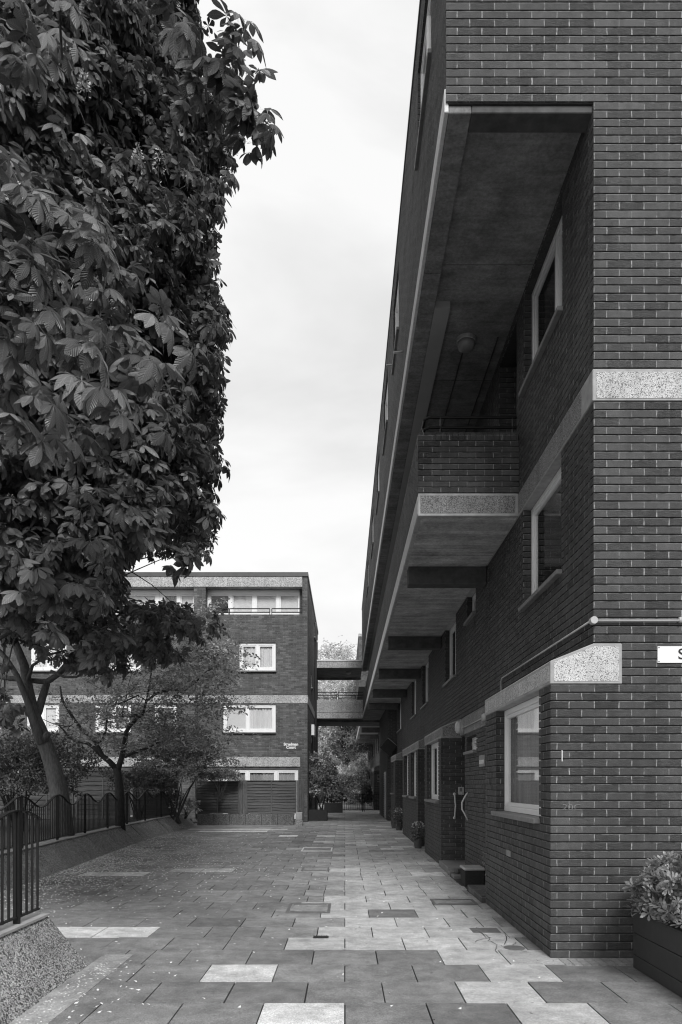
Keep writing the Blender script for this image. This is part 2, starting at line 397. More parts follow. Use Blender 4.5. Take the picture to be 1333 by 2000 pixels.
def window(th, face, c, u0, u1, z0, z1, div=(), sill=True, curt=None, fw=.06, light=None, blindfrac=1.0, name='window', sp=.16):
    """a frame with sashes, panes, a sill and what hangs behind; c is the outer face of the frame"""
    org = th.location
    f = MB(); dp = .07
    fbox(f, face, c, u0, u1, 0, dp, z0, z0+fw); fbox(f, face, c, u0, u1, 0, dp, z1-fw, z1)
    fbox(f, face, c, u0, u0+fw, 0, dp, z0+fw, z1-fw); fbox(f, face, c, u1-fw, u1, 0, dp, z0+fw, z1-fw)
    us = [u0+fw]
    for d in div:
        m = u0+(u1-u0)*d; us += [m-fw*.5, m+fw*.5]
        fbox(f, face, c, m-fw*.5, m+fw*.5, 0, dp, z0+fw, z1-fw)
    us.append(u1-fw)
    fr = f.build(name, 'white', th, org, bevel=.004)
    sa = MB(); pa = MB(); sw = .042
    for k in range(0, len(us), 2):
        a, b = us[k]+.003, us[k+1]-.003; zz0, zz1 = z0+fw+.003, z1-fw-.003
        fbox(sa, face, c, a, b, .012, .058, zz0, zz0+sw); fbox(sa, face, c, a, b, .012, .058, zz1-sw, zz1)
        fbox(sa, face, c, a, a+sw, .012, .058, zz0+sw, zz1-sw); fbox(sa, face, c, b-sw, b, .012, .058, zz0+sw, zz1-sw)
        fbox(pa, face, c, a+sw-.004, b-sw+.004, .032, .036, zz0+sw-.004, zz1-sw+.004)
    sa.build('sash', 'white', fr, org, bevel=.003); pa.build('pane', 'glass', fr, org)
    if sill:
        s = MB(); fbox(s, face, c, u0-.03, u1+.03, -sp, .02, z0-.055, z0-.004); s.build('sill', 'sillm', fr, org, bevel=.006)
    if curt:
        for k in range(0, len(us), 2):
            kind = curt[k//2] if isinstance(curt, (list, tuple)) else curt
            if not kind: continue
            cm = MB(); n = 26 if kind != 'blind' else 2; a, b = us[k]-.03, us[k+1]+.03
            top = z1-fw+.03; bot = z0+fw-.03
            if kind == 'blind': bot = top-(top-bot)*blindfrac
            P = []
            for q in range(n+1):
                u = a+(b-a)*q/n; d = .095+(.022*math.sin(q*1.9+u*3)+.010*math.sin(q*.7) if kind != 'blind' else 0)
                P.append((u, d))
            def wp(u, d, z):
                return (c+d, u, z) if face == 'x-' else ((c-d, u, z) if face == 'x+' else (u, c+d, z))
            for (ua, da), (ub, db) in zip(P[:-1], P[1:]):
                cm.face([wp(ua, da, bot), wp(ub, db, bot), wp(ub, db, top), wp(ua, da, top)])
            cm.build('blind' if kind == 'blind' else 'curtain', kind if kind != 'net' else 'curtain', fr, org)
    return fr
def text_mesh(s, size, depth, mat, name='lettering', bold=0.0):
    cu = bpy.data.curves.new('txt', 'FONT'); cu.body = s; cu.size = size; cu.extrude = depth; cu.align_x = 'CENTER'; cu.align_y = 'CENTER'; cu.offset = bold
    cu.space_line = .8
    tmp = bpy.data.objects.new('txt', cu); COL.objects.link(tmp)
    dg = bpy.context.evaluated_depsgraph_get(); dg.update()
    me = bpy.data.meshes.new_from_object(tmp.evaluated_get(dg)); me.name = name
    bpy.data.objects.remove(tmp); bpy.data.curves.remove(cu)
    me.materials.clear(); me.materials.append(M[mat])
    o = bpy.data.objects.new(name, me); COL.objects.link(o); return o

# ------------------------------------------------------------------ camera, sky, sun
cam_d = bpy.data.cameras.new('camera'); cam = bpy.data.objects.new('camera', cam_d); COL.objects.link(cam)
cam.location = (0, 0, H); cam.rotation_euler = (R(90), 0, 0)
cam_d.sensor_fit = 'VERTICAL'; cam_d.sensor_height = 36; cam_d.lens = 36*F/2000
cam_d.shift_y = (HY-1000)/2000; cam_d.shift_x = -(CX-666.5)/2000
cam_d.clip_start = .05; cam_d.clip_end = 2000
scene.camera = cam
SUN_EL, SUN_AZ = 40, 170        # azimuth the light comes from, clockwise from +Y
w = bpy.data.worlds.new('World'); scene.world = w; w.use_nodes = True
nt = w.node_tree; nt.nodes.clear(); g = NT(nt)
wo = g.n('ShaderNodeOutputWorld'); bg = g.n('ShaderNodeBackground'); bg.inputs[1].default_value = .12
sky = g.n('ShaderNodeTexSky'); sky.sky_type = 'NISHITA'; sky.sun_disc = False
sky.sun_elevation = R(SUN_EL); sky.sun_rotation = R(SUN_AZ)
bw = g.n('ShaderNodeRGBToBW'); g.l(sky.outputs[0], bw.inputs[0])
tc = g.n('ShaderNodeTexCoord').outputs['Generated']
sv = g.scale(tc, (1.2, 1.2, 2.6))
cl = g.ramp(g.noise(sv, 1.7, 6, .52, .3), .40, .58, 3.40, 4.22)
sx = g.n('ShaderNodeSeparateXYZ'); g.l(tc, sx.inputs[0])
hz = g.ramp(sx.outputs[2], .05, .35, .28, 0.0)
cl = g.m('ADD', cl, hz)
tot = g.mix(.93, g.m('MINIMUM', bw.outputs[0], 12.0), cl)
g.l(g.grey(tot), bg.inputs[0]); g.l(bg.outputs[0], wo.inputs[0])
sd = bpy.data.lights.new('sun', 'SUN'); sd.energy = 1.5; sd.angle = R(16); sd.color = (1, 1, 1)
so = bpy.data.objects.new('sun', sd); COL.objects.link(so)
az, el = R(SUN_AZ), R(SUN_EL)
sdir = Vector((math.sin(az)*math.cos(el), math.cos(az)*math.cos(el), math.sin(el)))
so.rotation_euler = (-sdir).to_track_quat('-Z', 'Y').to_euler(); so.location = (0, -5, 30)
vs = scene.view_settings; vs.view_transform = 'Standard'; vs.look = 'None'; vs.gamma = 1; vs.exposure = 1.0; vs.use_curve_mapping = False
scene.render.engine = 'CYCLES'; cy = scene.cycles
cy.use_denoising = True; cy.filter_width = 1.15; cy.max_bounces = 7; cy.diffuse_bounces = 4; cy.transparent_max_bounces = 10; cy.glossy_bounces = 3
try: cy.denoiser = 'OPENIMAGEDENOISE'
except Exception: pass

# ================================================================== SETTING: ground and paving
g0 = MB(); g0.box(-150, 150, -30, 260, -.6, -.03); tag(g0.build('ground', 'soil'), kind='structure')
b0 = MB(); b0.box(-6.3, 3.6, 1.0, 78, -.028, -.014); tag(b0.build('paving_bed', 'joint'), kind='structure')
PX, PY, YB = .575, .552, 5.141-.552
pv = MB(); prng = random.Random(3)
light = {}                                          # (row, px at the row's near line) -> tone
def slab_at(px, py):
    Y = H*F/(py-HY); X = (px-CX)*Y/F
    k = math.floor((Y-YB)/PY); off = 0 if k % 2 == 0 else PX/2
    return k, math.floor((X-off)/PX)
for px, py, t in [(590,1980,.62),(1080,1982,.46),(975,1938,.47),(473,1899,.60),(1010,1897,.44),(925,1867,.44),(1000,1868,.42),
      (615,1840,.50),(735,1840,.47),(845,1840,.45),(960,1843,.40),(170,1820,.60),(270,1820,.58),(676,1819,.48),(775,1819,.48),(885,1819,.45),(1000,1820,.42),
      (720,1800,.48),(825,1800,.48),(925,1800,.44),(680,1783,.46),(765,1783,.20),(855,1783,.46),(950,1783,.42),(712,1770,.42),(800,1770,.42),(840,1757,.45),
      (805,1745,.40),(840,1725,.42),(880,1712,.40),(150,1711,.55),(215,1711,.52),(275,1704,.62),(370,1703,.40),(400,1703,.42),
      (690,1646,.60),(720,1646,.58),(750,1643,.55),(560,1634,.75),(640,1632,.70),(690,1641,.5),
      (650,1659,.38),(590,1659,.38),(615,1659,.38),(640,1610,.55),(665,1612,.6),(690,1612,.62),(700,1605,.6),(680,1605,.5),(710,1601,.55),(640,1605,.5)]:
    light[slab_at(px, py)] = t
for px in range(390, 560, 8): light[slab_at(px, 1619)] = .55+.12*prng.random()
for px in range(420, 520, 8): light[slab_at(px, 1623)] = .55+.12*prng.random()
for k in range(-6, 132):
    y0 = YB+k*PY; off = 0 if k % 2 == 0 else PX/2
    yc = y0+PY/2
    for i in range(-12, 6):
        x0 = off+i*PX; xc = x0+PX/2
        if x0 < -6.2 or x0 > 3.0: continue
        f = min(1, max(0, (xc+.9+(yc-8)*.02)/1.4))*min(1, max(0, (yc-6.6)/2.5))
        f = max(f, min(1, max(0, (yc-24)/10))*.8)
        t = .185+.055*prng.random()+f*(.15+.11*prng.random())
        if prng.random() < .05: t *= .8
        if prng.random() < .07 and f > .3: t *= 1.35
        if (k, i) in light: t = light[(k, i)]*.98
        gp = .0035+.0015*prng.random(); z = prng.uniform(-.002, .002)
        n = 1
        xs = [(x0+gp, x0+PX-gp)]
        if prng.random() < .06: m = x0+PX*prng.uniform(.35, .65); xs = [(x0+gp, m-.004), (m+.004, x0+PX-gp)]
        for a, b in xs:
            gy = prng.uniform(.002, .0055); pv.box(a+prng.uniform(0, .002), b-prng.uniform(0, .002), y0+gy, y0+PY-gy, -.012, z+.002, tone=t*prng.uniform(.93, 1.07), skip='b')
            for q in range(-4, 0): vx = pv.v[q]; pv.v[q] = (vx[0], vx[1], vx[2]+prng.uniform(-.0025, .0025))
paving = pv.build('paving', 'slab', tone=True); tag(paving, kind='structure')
# concrete edging strip beside the near wall, brick-on-edge strip at the corner
e = MB()
for k in range(9): e.box(-2.2, -1.93, 1.2+k*.6+.004, 1.8+k*.6-.004, -.005, .006, tone=.30+.06*prng.random(), skip='b')
tag(e.build('edging_strip', 'slab', tone=True), kind='structure')
e = MB()
for k in range(14): e.box(1.90+k*.0745+.004, 1.90+(k+1)*.0745-.004, 6.20, 6.44, -.004, .007+.002*prng.random(), tone=.20+.09*prng.random(), skip='b')
tag(e.build('brick_paving_strip', 'slab', tone=True), kind='structure')
bed = MB(); _in = [(-5.0, 6.8), (-5.02, 11), (-5.12, 13), (-5.36, 16), (-5.62, 20), (-5.70, 24), (-5.70, 28.2), (-5.70, 29.9)]
for (xa, ya), (xb, yb_) in zip(_in[:-1], _in[1:]):
    bed.face([(-24, ya, .24), (xa-.62, ya, .24), (xb-.62, yb_, .24), (-24, yb_, .24)])
bed.face([(-24, 6.8, -.02), (-5.62, 6.8, -.02), (-5.62, 6.8, .24), (-24, 6.8, .24)])
bed_o = bed.build('planting_bed', 'soil'); tag(bed_o, kind='structure')

# ================================================================== RIGHT BLOCK
X1, X2, XR, XT, XG = 1.844, 2.229, 2.15, .908, .936
Y0 = 6.468; YE = 31.2; XB = 9.0
def zc(n): return n*CH
A = thing('apartment_block', 'dark brick apartment block on the right with jutting top storey and gallery', 'building', (X1, Y0, 0))
OA = A.location
gw = [(6.86, 8.80), (14.25, 16.20), (18.75, 20.2), (21.1, 22.5), (27.4, 28.6)]
fw1 = [(7.44, 9.02), (14.5, 16.05), (19.24, 20.8), (22.6, 24.1), (28.6, 30.4)]
wl = MB()
# ground floor: bays with recesses between
for (a, b) in ((Y0, 9.47), (13.84, 16.67), (18.2, 23.04), (26.4, 28.9)):
    wl.wall('y', a, b, X1, XB, 0, zc(33), [(p, q, zc(16), zc(33)) for p, q in gw])
wl.wall('y', 9.47, 12.93, XR, XB, 0, zc(33), [(11.8, 12.75, zc(28), zc(32))])
for (a, b, x) in ((12.93, 13.84, 3.2), (16.67, 18.2, 2.7), (23.04, 26.4, XR), (28.9, YE, XR)): wl.courses(x, XB, a, b, 0, zc(33))
wl.courses(2.484, XB, Y0, 9.47, zc(33), zc(38)); wl.courses(X2, XB, 9.47, YE, zc(33), zc(38))
# first floor, second floor
wl.wall('y', Y0, YE, X2, XB, zc(38), zc(67), [(p, q, zc(50), zc(67)) for p, q in fw1]+[(12.3, 13.2, zc(60), zc(67))])
wl.wall('y', Y0, YE, X2, XB, zc(71), zc(103), [(7.40, 9.0, zc(86), zc(103)), (9.37, 10.45, zc(71), zc(102)), (17.5, 18.6, zc(71), zc(102)), (24.5, 25.6, zc(71), zc(102))])
for a, b in ((9.37, 10.45), (17.5, 18.6), (24.5, 25.6)): wl.courses(3.3, XB, a, b, zc(71), zc(102))
wl.courses(X2, XB, 6.75, YE, zc(103), zc(105))
# stair tower by the footbridge
wl.courses(X1, XB, YE, 38.5, 0, zc(105))
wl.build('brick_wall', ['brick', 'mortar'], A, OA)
tw = MB(); topw = [(7.6, 9.0), (12.2, 13.5), (15.3, 16.8), (19.0, 20.5), (23.0, 24.5), (28.0, 29.5)]
tw.courses(XT, XB, Y0, 6.75, zc(103), zc(105))
tw.wall('y', Y0, 38.5, XT, XB, zc(105), zc(146), [(a, b, zc(124), zc(140)) for a, b in topw])
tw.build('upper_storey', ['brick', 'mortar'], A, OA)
rooms = [(X1+.75, a-.1, b+.1, zc(15), zc(33)) for a, b in gw]+[(X2+.7, a-.1, b+.1, zc(49), zc(67)) for a, b in fw1]+[(XT+.7, a-.1, b+.1, zc(123), zc(141)) for a, b in topw]
rooms += [(X2+.7, 12.2, 13.3, zc(59), zc(67)), (XR+.5, 11.7, 12.85, zc(27), zc(33)), (X2+.7, 7.3, 9.1, zc(85), zc(103))]
for x, a, b, za, zb in rooms:
    q = MB(); q.box(x, x+.1, a, b, za, zb); q.build('room_interior', 'interior', A, OA)
cp = MB(); cp.box(XT-.016, XB, Y0-.016, 38.5, zc(146), zc(146)+.055); cp.build('roof_coping', 'lead', A, OA)
# copings over the bays: sloped weathering from the bay face up to the wall
for i, (a, b) in enumerate(((Y0-.006, 9.48), (13.834, 16.68), (18.19, 23.05), (26.39, 28.91))):
    q = MB(); q.prism([(X1-.006, zc(33)), (X2+.255, zc(33)), (X2+.255, zc(38)-.008), (X2, zc(38)-.008), (X1-.006, 2.665)], 'y', a, b)
    c_ = q.build('coping', 'concrete', A, OA, bevel=.008)
    q = MB()
    q.prism([(X1+.03, zc(33)+.025), (X2+.225, zc(33)+.025), (X2+.225, zc(38)-.035), (X2, zc(38)-.035), (X1+.03, 2.655)], 'y', a-.003, a+.1)
    q.box(X1-.009, X1+.1, a+.03, b-.03, zc(33)+.03, 2.63)
    q.build('aggregate_face', 'agg_pale' if i == 0 else 'agg', c_, OA)
q = MB(); q.prism([(XR-.012, zc(33)), (X2+.2, zc(33)), (X2+.2, zc(38)-.008), (X2-.001, zc(38)-.008), (XR-.012, 2.74)], 'y', 9.482, 13.4); q.build('lintel', 'agg', A, OA, bevel=.006)
for a, b in ((16.69, 18.18), (23.06, 26.38)):
    q = MB(); q.box(XR-.012, X2+.2, a, b, zc(33), 2.74); q.build('lintel', 'agg', A, OA)
# first-floor band round the corner
q = MB(); q.box(X2-.012, XB, Y0-.012, YE, zc(67), zc(71)-.012); bnd = q.build('concrete_band', 'concrete', A, OA, bevel=.006)
q = MB(); q.box(X2+.02, XB, Y0-.016, Y0+.1, zc(67)+.022, zc(71)-.042); q.build('aggregate_face', 'agg_pale', bnd, OA)
q = MB(); q.box(X2-.016, X2+.1, Y0+.30, 9.2, zc(67)+.022, zc(71)-.03); q.build('aggregate_face', 'agg', bnd, OA)
# gallery: slab, soffit, parapet, rail, cross beams
GY0, GY1 = 9.234, 38.4
q = MB(); q.box(XG, X2-.013, GY0, GY1, 4.995, 5.285); gs = q.build('gallery_slab', 'concrete', A, OA, bevel=.006)
q = MB(); q.box(XG+.03, X2-.05, GY0-.004, GY0+.1, 5.03, 5.255); q.build('aggregate_face', 'agg', gs, OA)
q = MB(); q.box(XG-.004, XG+.1, GY0+.03, GY1-.05, 5.03, 5.255); q.build('aggregate_face', 'edge_pale', gs, OA)
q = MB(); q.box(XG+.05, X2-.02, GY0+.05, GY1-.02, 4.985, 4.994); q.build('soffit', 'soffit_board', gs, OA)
q = MB(); q.wall('y', GY0, 37.3, XG, XG+.215, zc(71), zc(80)); q.wall('x', XG+.215, X2-.002, GY0, GY0+.215, zc(71), zc(80))
# soldier course on top
nb = int((37.3-GY0)/CH)
for k in range(nb): q.box(XG+.001, XG+.214, GY0+k*CH+.005, GY0+(k+1)*CH-.005, zc(80)+.005, zc(80)+.105)
for k in range(14): q.box(XG+.22+k*CH+.005, XG+.22+(k+1)*CH-.005, GY0+.001, GY0+.214, zc(80)+.005, zc(80)+.105)
q.box(XG+.012, XG+.20, GY0+.012, 37.28, zc(80), zc(80)+.095, mi=1); q.box(XG+.2, X2-.01, GY0+.012, GY0+.2, zc(80), zc(80)+.095, mi=1)
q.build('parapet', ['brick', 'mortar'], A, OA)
q = MB(); zt = zc(80)+.105
for z in (6.175, 6.305):
    q.tube([(X2-.01, GY0+.10, z), (XG+.16, GY0+.10, z), (XG+.10, GY0+.16, z), (XG+.10, 37.2, z)], .019, 8)
for p in ((XG+.30, GY0+.10), (X2-.06, GY0+.10), (XG+.10, GY0+.35))+tuple((XG+.10, GY0+2.4+2.3*k) for k in range(11)):
    q.box(p[0]-.006, p[0]+.006, p[1]-.02, p[1]+.02, zt-.02, 6.305)
q.build('handrail', 'black', A, OA)
for y in (11.33, 16.67, 21.3, 25.9, 30.2):
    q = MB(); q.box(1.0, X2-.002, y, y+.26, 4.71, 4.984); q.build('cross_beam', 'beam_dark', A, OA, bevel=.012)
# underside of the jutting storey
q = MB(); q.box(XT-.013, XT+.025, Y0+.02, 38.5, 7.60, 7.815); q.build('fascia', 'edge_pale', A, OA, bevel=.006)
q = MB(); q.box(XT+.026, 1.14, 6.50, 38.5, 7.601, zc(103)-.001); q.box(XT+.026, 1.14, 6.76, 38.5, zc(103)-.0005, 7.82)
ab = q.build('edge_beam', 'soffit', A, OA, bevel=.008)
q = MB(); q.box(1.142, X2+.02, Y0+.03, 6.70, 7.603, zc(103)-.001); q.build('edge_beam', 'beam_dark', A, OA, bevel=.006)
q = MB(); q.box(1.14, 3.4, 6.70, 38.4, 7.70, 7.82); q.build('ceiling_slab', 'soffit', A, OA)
q = MB(); q.box(1.14, 1.34, 9.17, 38.3, 7.61, 7.70); q.build('duct_casing', 'soffit_pale', A, OA)
# windows
for a, b in gw: window(A, 'x-', X1+.10, a, b, zc(16)+.05, zc(33)-.004, () if a < 7 else (.5,), curt=None if a > 7 else ('curtain_grey', None))
for a, b in fw1: window(A, 'x-', X2+.10, a, b, zc(50)+.05, zc(67)-.004, () if a < 8 else (.45,))
window(A, 'x-', X2+.10, 12.3, 13.2, zc(60)+.05, zc(67)-.004); window(A, 'x-', XR+.10, 11.8, 12.75, zc(28)+.05, zc(32), (.5,))
window(A, 'x-', X2+.10, 7.40, 9.0, zc(86)+.05, zc(103)-.004, (.36,))
for a, b in topw: window(A, 'x-', XT+.035, a, b, zc(124)+.05, zc(140), (.5,), sp=.075)
# entrance: door, step, grab rails, intercom
q = MB(); q.box(3.12, 3.19, 12.98, 13.80, .13, 2.2); dr = q.build('door', 'door', A, OA)
q = MB(); q.box(1.80, 3.2, 12.62, 13.82, 0, .115); q.box(1.80, 2.0, 11.9, 12.62, 0, .06); q.build('doorstep', 'sillm', A, OA, bevel=.008)
q = MB(); q.box(1.80, 2.14, 9.50, 10.6, 0, .09); q.build('low_brick_kerb', 'brick_far', A, OA, bevel=.006)
yb = 13.84
q = MB(); xg = at(888, 1550, yb).x; za = at(888, 1551, yb).z; zb_ = at(888, 1597, yb).z
q.tube([(xg, yb-.012, za), (xg, yb-.05, za-.03), (xg+.012, yb-.06, (za+zb_)/2), (xg, yb-.05, zb_+.03), (xg, yb-.012, zb_)], .014, 8)
q.lathe((xg, yb, za), [(.03, 0), (.03, -.015)], 'y', 10); q.lathe((xg, yb, zb_), [(.03, 0), (.03, -.015)], 'y', 10)
q.build('grab_rail', 'grip', A, OA, smooth=True)
q = MB(); yg = 12.6; z1_, z0_ = 1.42, .94
q.tube([(XR-.005, yg, z1_), (XR-.05, yg+.02, z1_-.07), (XR-.10, yg+.02, z1_-.17), (XR-.10, yg+.02, z0_+.19), (XR-.05, yg+.02, z0_+.10), (XR-.005, yg, z0_)], .014, 8)
q.build('grab_rail', 'grip', A, OA, smooth=True)
# conduit round the corner
q = MB(); q.tube([(X2-.03, Y0-.03, 3.02), (6.0, Y0-.03, 3.02)], .010, 8)
q.tube([(X2-.03, Y0-.03, 3.02), (X2-.03, 10.1, 3.05), (X2-.03, 10.16, 3.02), (X2-.03, 10.16, 2.84)], .010, 8)
for x in (2.99, 3.9): q.box(x-.01, x+.01, Y0-.045, Y0, 3.0, 3.05)
q.tube([(XR-.03, 9.6, 2.58), (XR-.03, 13.1, 2.58)], .011, 8); q.box(XR-.08, XR-.01, 10.75, 10.95, 2.52, 2.62)
q.build('conduit', 'pipe', A, OA, smooth=True)
q = MB(); q.lathe((X2-.012, Y0-.002, 3.02), [(.034, 0), (.034, -.052), (.031, -.055), (.028, -.0551)], 'y', 20); q.build('junction_box', 'pipe', A, OA)
q = MB(); q.tube([(1.67, 10.0, 7.688), (1.67, 15.0, 7.688), (1.66, 30, 7.688)], .010, 6); q.box(1.62, 1.72, 12.7, 12.9, 7.65, 7.699)
q.tube([(2.1, 9.9, 7.688), (2.1, 14, 7.688)], .010, 6); q.build('ceiling_conduit', 'pipe_dark', A, OA)
for p in ((787, 687, 11.3), (768, 712, 13.3)):
    v = at(p[0], p[1], p[2]); q = MB(); q.tube([(XT+.01, v.y, v.z), (XT-.14, v.y, v.z-.012)], .017, 8); q.build('overflow_pipe', 'pipe', A, OA, smooth=True)
q = MB(); q.box(X1-.003, X1+.05, 8.02, 8.24, .75, .82)
ab_ = q.build('air_brick', 'sillm', A, OA)
# louvred bin-store door on the stair tower
q = MB(); q.box(X1-.03, X1-.002, 32.2, 33.3, .05, 2.15)
for k in range(20): q.box(X1-.055, X1-.03, 32.25, 33.25, .15+k*.1, .15+k*.1+.05)
q.build('louvred_door', 'pipe', A, OA)

# lamps, signs, boards on the right block
def bulkhead(name, label, c, axis, sgn, r=.12, d=.12, mat='lampglass'):
    t = thing(name, label, 'lamp', c)
    q = MB(); q.lathe(c, [(r*1.05, 0), (r*1.05, sgn*d*.3), (r*.98, sgn*d*.34)], axis, 24); q.build('lamp_base', 'pipe', t, t.location, smooth=False)
    q = MB(); q.lathe(c, [(r*.97, sgn*d*.34), (r*.97, sgn*d*.62), (r*.86, sgn*d*.86), (r*.5, sgn*d), (.02, sgn*d*1.02)], axis, 24); q.build('lamp_cover', mat, t, t.location, smooth=True)
    return t
bulkhead('bulkhead_lamp', 'round pale bulkhead lamp on the concrete band above the entrance door', (XR-.014, 13.1, 2.60), 'x', -1, .12, .13)
bulkhead('bulkhead_lamp', 'round dusty lamp on the ceiling of the gallery', (1.67, 9.94, 7.70), 'z', -1, .125, .16, 'lamp_dim')
def plate(name, label, cat, x0, x1, y, z0, z1, mat, th_=.006, **kw):
    t = thing(name, label, cat, ((x0+x1)/2, y, z0))
    q = MB(); q.box(x0, x1, y-th_, y, z0, z1); q.build('plate', mat, t, t.location, bevel=.001)
    return t
def letters(t, s, x, y, z, size, mat, bold=0, sx=1):
    o = text_mesh(s, size, .0008, mat, 'lettering', bold); o.parent = t
    o.location = Vector((x, y, z))-t.location; o.rotation_euler = (R(90), 0, 0); o.scale = (sx, 1, 1)
    return o
zs0, zs1 = H+(HY-1295)/218, H+(HY-1262.5)/218; xs0 = (1284-CX)/218
t = plate('street_sign', 'white rectangular sign plate with a black letter S on the near brick wall', 'sign', xs0, xs0+.95, Y0-.002, zs0, zs1, 'signwhite', .008)
letters(t, 'S', (1331-CX)/218, Y0-.012, (zs0+zs1)/2, .135, 'signblack', .0012, 1.15)
for z in (zs0+.012, zs1-.012): q = MB(); q.lathe((xs0+.012, Y0-.0105, z), [(.006, 0), (.005, -.003)], 'y', 8); q.build('screw', 'signblack', t, t.location)
o = text_mesh('20C', .075, .0004, 'chalk', 'chalk_mark'); o.parent = A; o.location = Vector(((1117-CX)/218, Y0-.003, H+(HY-1577)/218))-OA; o.rotation_euler = (R(90), 0, 0); o.scale = (1.35, 1, 1)
q = MB(); q.box((1097.5-CX)/218, (1099-CX)/218, Y0-.003, Y0+.01, H+(HY-1487)/218, H+(HY-1465)/218); q.build('paint_streak', 'signwhite', A, OA)
ic = thing('intercom_panel', 'pale square intercom panel beside the entrance door handles', 'intercom', (at(900, 1550, yb).x, yb, at(900, 1550, yb).z))
a_, b_ = at(895.5, 1552, yb), at(906.5, 1537, yb)
q = MB(); q.box(a_.x, b_.x, yb-.035, yb-.001, a_.z, b_.z); q.build('casing', 'pipe', ic, ic.location, bevel=.006)
q = MB(); q.box(a_.x+.02, b_.x-.04, yb-.039, yb-.035, a_.z+.06, b_.z-.02); q.box(b_.x-.032, b_.x-.012, yb-.041, yb-.035, a_.z+.02, a_.z+.04); q.build('keypad', 'iron', ic, ic.location)
# small faded plate on the recessed wall
np_ = thing('notice_plate', 'small faded notice plate on the brick wall beside the near ground floor window', 'sign', (XR-.01, 11.3, 1.9))
q = MB(); q.box(XR-.014, XR-.004, 11.05, 11.5, 1.84, 2.02); q.build('plate', 'signgrey', np_, np_.location)
q = MB()
for k, (u, w_) in enumerate(((.05, .03), (.10, .03), (.16, .03), (.22, .05), (.29, .03), (.34, .06))):
    q.box(XR-.0165, XR-.014, 11.5-u-w_, 11.5-u, 1.885, 1.945); 
q.build('worn_lettering', 'signwhite', np_, np_.location)
# dark tilted board hanging by the stair tower
tb = thing('hanging_board', 'dark square board tilted on its corner hanging from the wall near the footbridge', 'board', at(759, 1459, 30.9))
q = MB(); s_ = .27; q.box(-s_, s_, -.07, .07, -s_, s_)
o = q.build('board', 'darkpaint', tb, bevel=.01); o.rotation_euler = (0, R(40), R(8))
q = MB(); q.box(-s_, s_, -.072, .072, s_, s_+.015); o = q.build('edge_trim', 'pipe', tb); o.rotation_euler = (0, R(40), R(8))

# ================================================================== FAR RIGHT BLOCK (beyond the bridge)
XT2, XG2, YB0, YB1 = .86, .885, 41.2, 71
B = thing('apartment_block', 'distant brick block beyond the footbridge at the end of the right side', 'building', (X1, YB0, 0)); OB = B.location
q = MB(); fwb = [(43.5+3.5*k, 44.9+3.5*k) for k in range(8)]
q.wall('y', YB0, YB1, X2, XB, zc(33), 7.6, [(a, b, zc(50), zc(65)) for a, b in fwb], geo=False)
gwb = []
for a, b in ((45.6, 49.5), (52, 56), (58.5, 62.5), (65, 70)):
    gwb.append((a+.5, a+1.6)); gwb.append((a+2, a+3.1))
    q.wall('y', a, b, X1, XB, 0, zc(33), [(p, r_, zc(16), zc(32)) for p, r_ in gwb[-2:]], geo=False)
for a, b in ((YB0, 45.6), (49.5, 52), (56, 58.5), (62.5, 65)): q.box(XR+.25, XB, a, b, 0, zc(33))
q.build('brick_wall', 'brick_far', B, OB)
q = MB(); q.box(XT2, XB, 44.6, YB1, 7.62, 10.72); q.build('upper_storey', 'brick_far', B, OB)
q = MB(); q.box(XT2-.02, XB, 44.58, YB1, 10.72, 10.9); q.build('roof_coping', 'agg_far', B, OB)
q = MB(); q.box(XG2, X2-.005, 41.3, YB1, 4.995, 5.285); q.build('gallery_slab', 'edge_pale', B, OB)
q = MB(); q.box(XG2+.01, XG2+.2, 41.3, YB1, 5.285, 6.04); q.build('parapet', 'brick_far', B, OB)
for k in range(5):
    q = MB(); y = 49.2+5.2*k; q.box(1.0, X2-.01, y, y+.3, 4.70, 4.993); q.build('cross_beam', 'soffit', B, OB)
q = MB(); y = 43.2; q.box(1.0, X2-.01, y, y+.3, 4.70, 4.993); q.build('cross_beam', 'soffit', B, OB)
for a, b in ((45.59, 49.51), (51.99, 56.01), (58.49, 62.51), (64.99, 70.01)):
    q = MB(); q.prism([(X1-.01, zc(33)), (X2, zc(33)), (X2, zc(38)), (X1-.01, 2.66)], 'y', a, b); q.build('coping', 'agg', B, OB)
for a, b in fwb: window(B, 'x-', X2+.1, a, b, zc(50)+.05, zc(65), (.5,))
for a, b in gwb: window(B, 'x-', X1+.1, a, b, zc(16)+.05, zc(32))
q = MB(); q.box(X1+.75, X1+.85, 45, 70.5, .9, zc(33)); q.build('room_interior', 'interior', B, OB); q = MB(); q.box(X2+.7, X2+.8, 42, 71, zc(49), zc(66)); q.build('room_interior', 'interior', B, OB)
a_, b_ = at(737, 1523, 45.6), at(744, 1513, 45.6)
t = plate('notice_sign', 'small pale notice on the dark end wall of the distant right block', 'sign', a_.x, b_.x, 45.595, a_.z, b_.z, 'signgrey', .01)
q = MB(); cx_, cz_ = (a_.x+b_.x)/2, (a_.z+b_.z)/2+.03
q.lathe((cx_, 45.584, cz_), [(.08, 0), (.08, -.003)], 'y', 18); q.build('emblem', 'signdark', t, t.location)
t = plate('notice_sign', 'thin pale strip below the notice on the distant right block', 'sign', a_.x, b_.x-.03, 45.595, a_.z-.14, a_.z-.08, 'signgrey', .01)

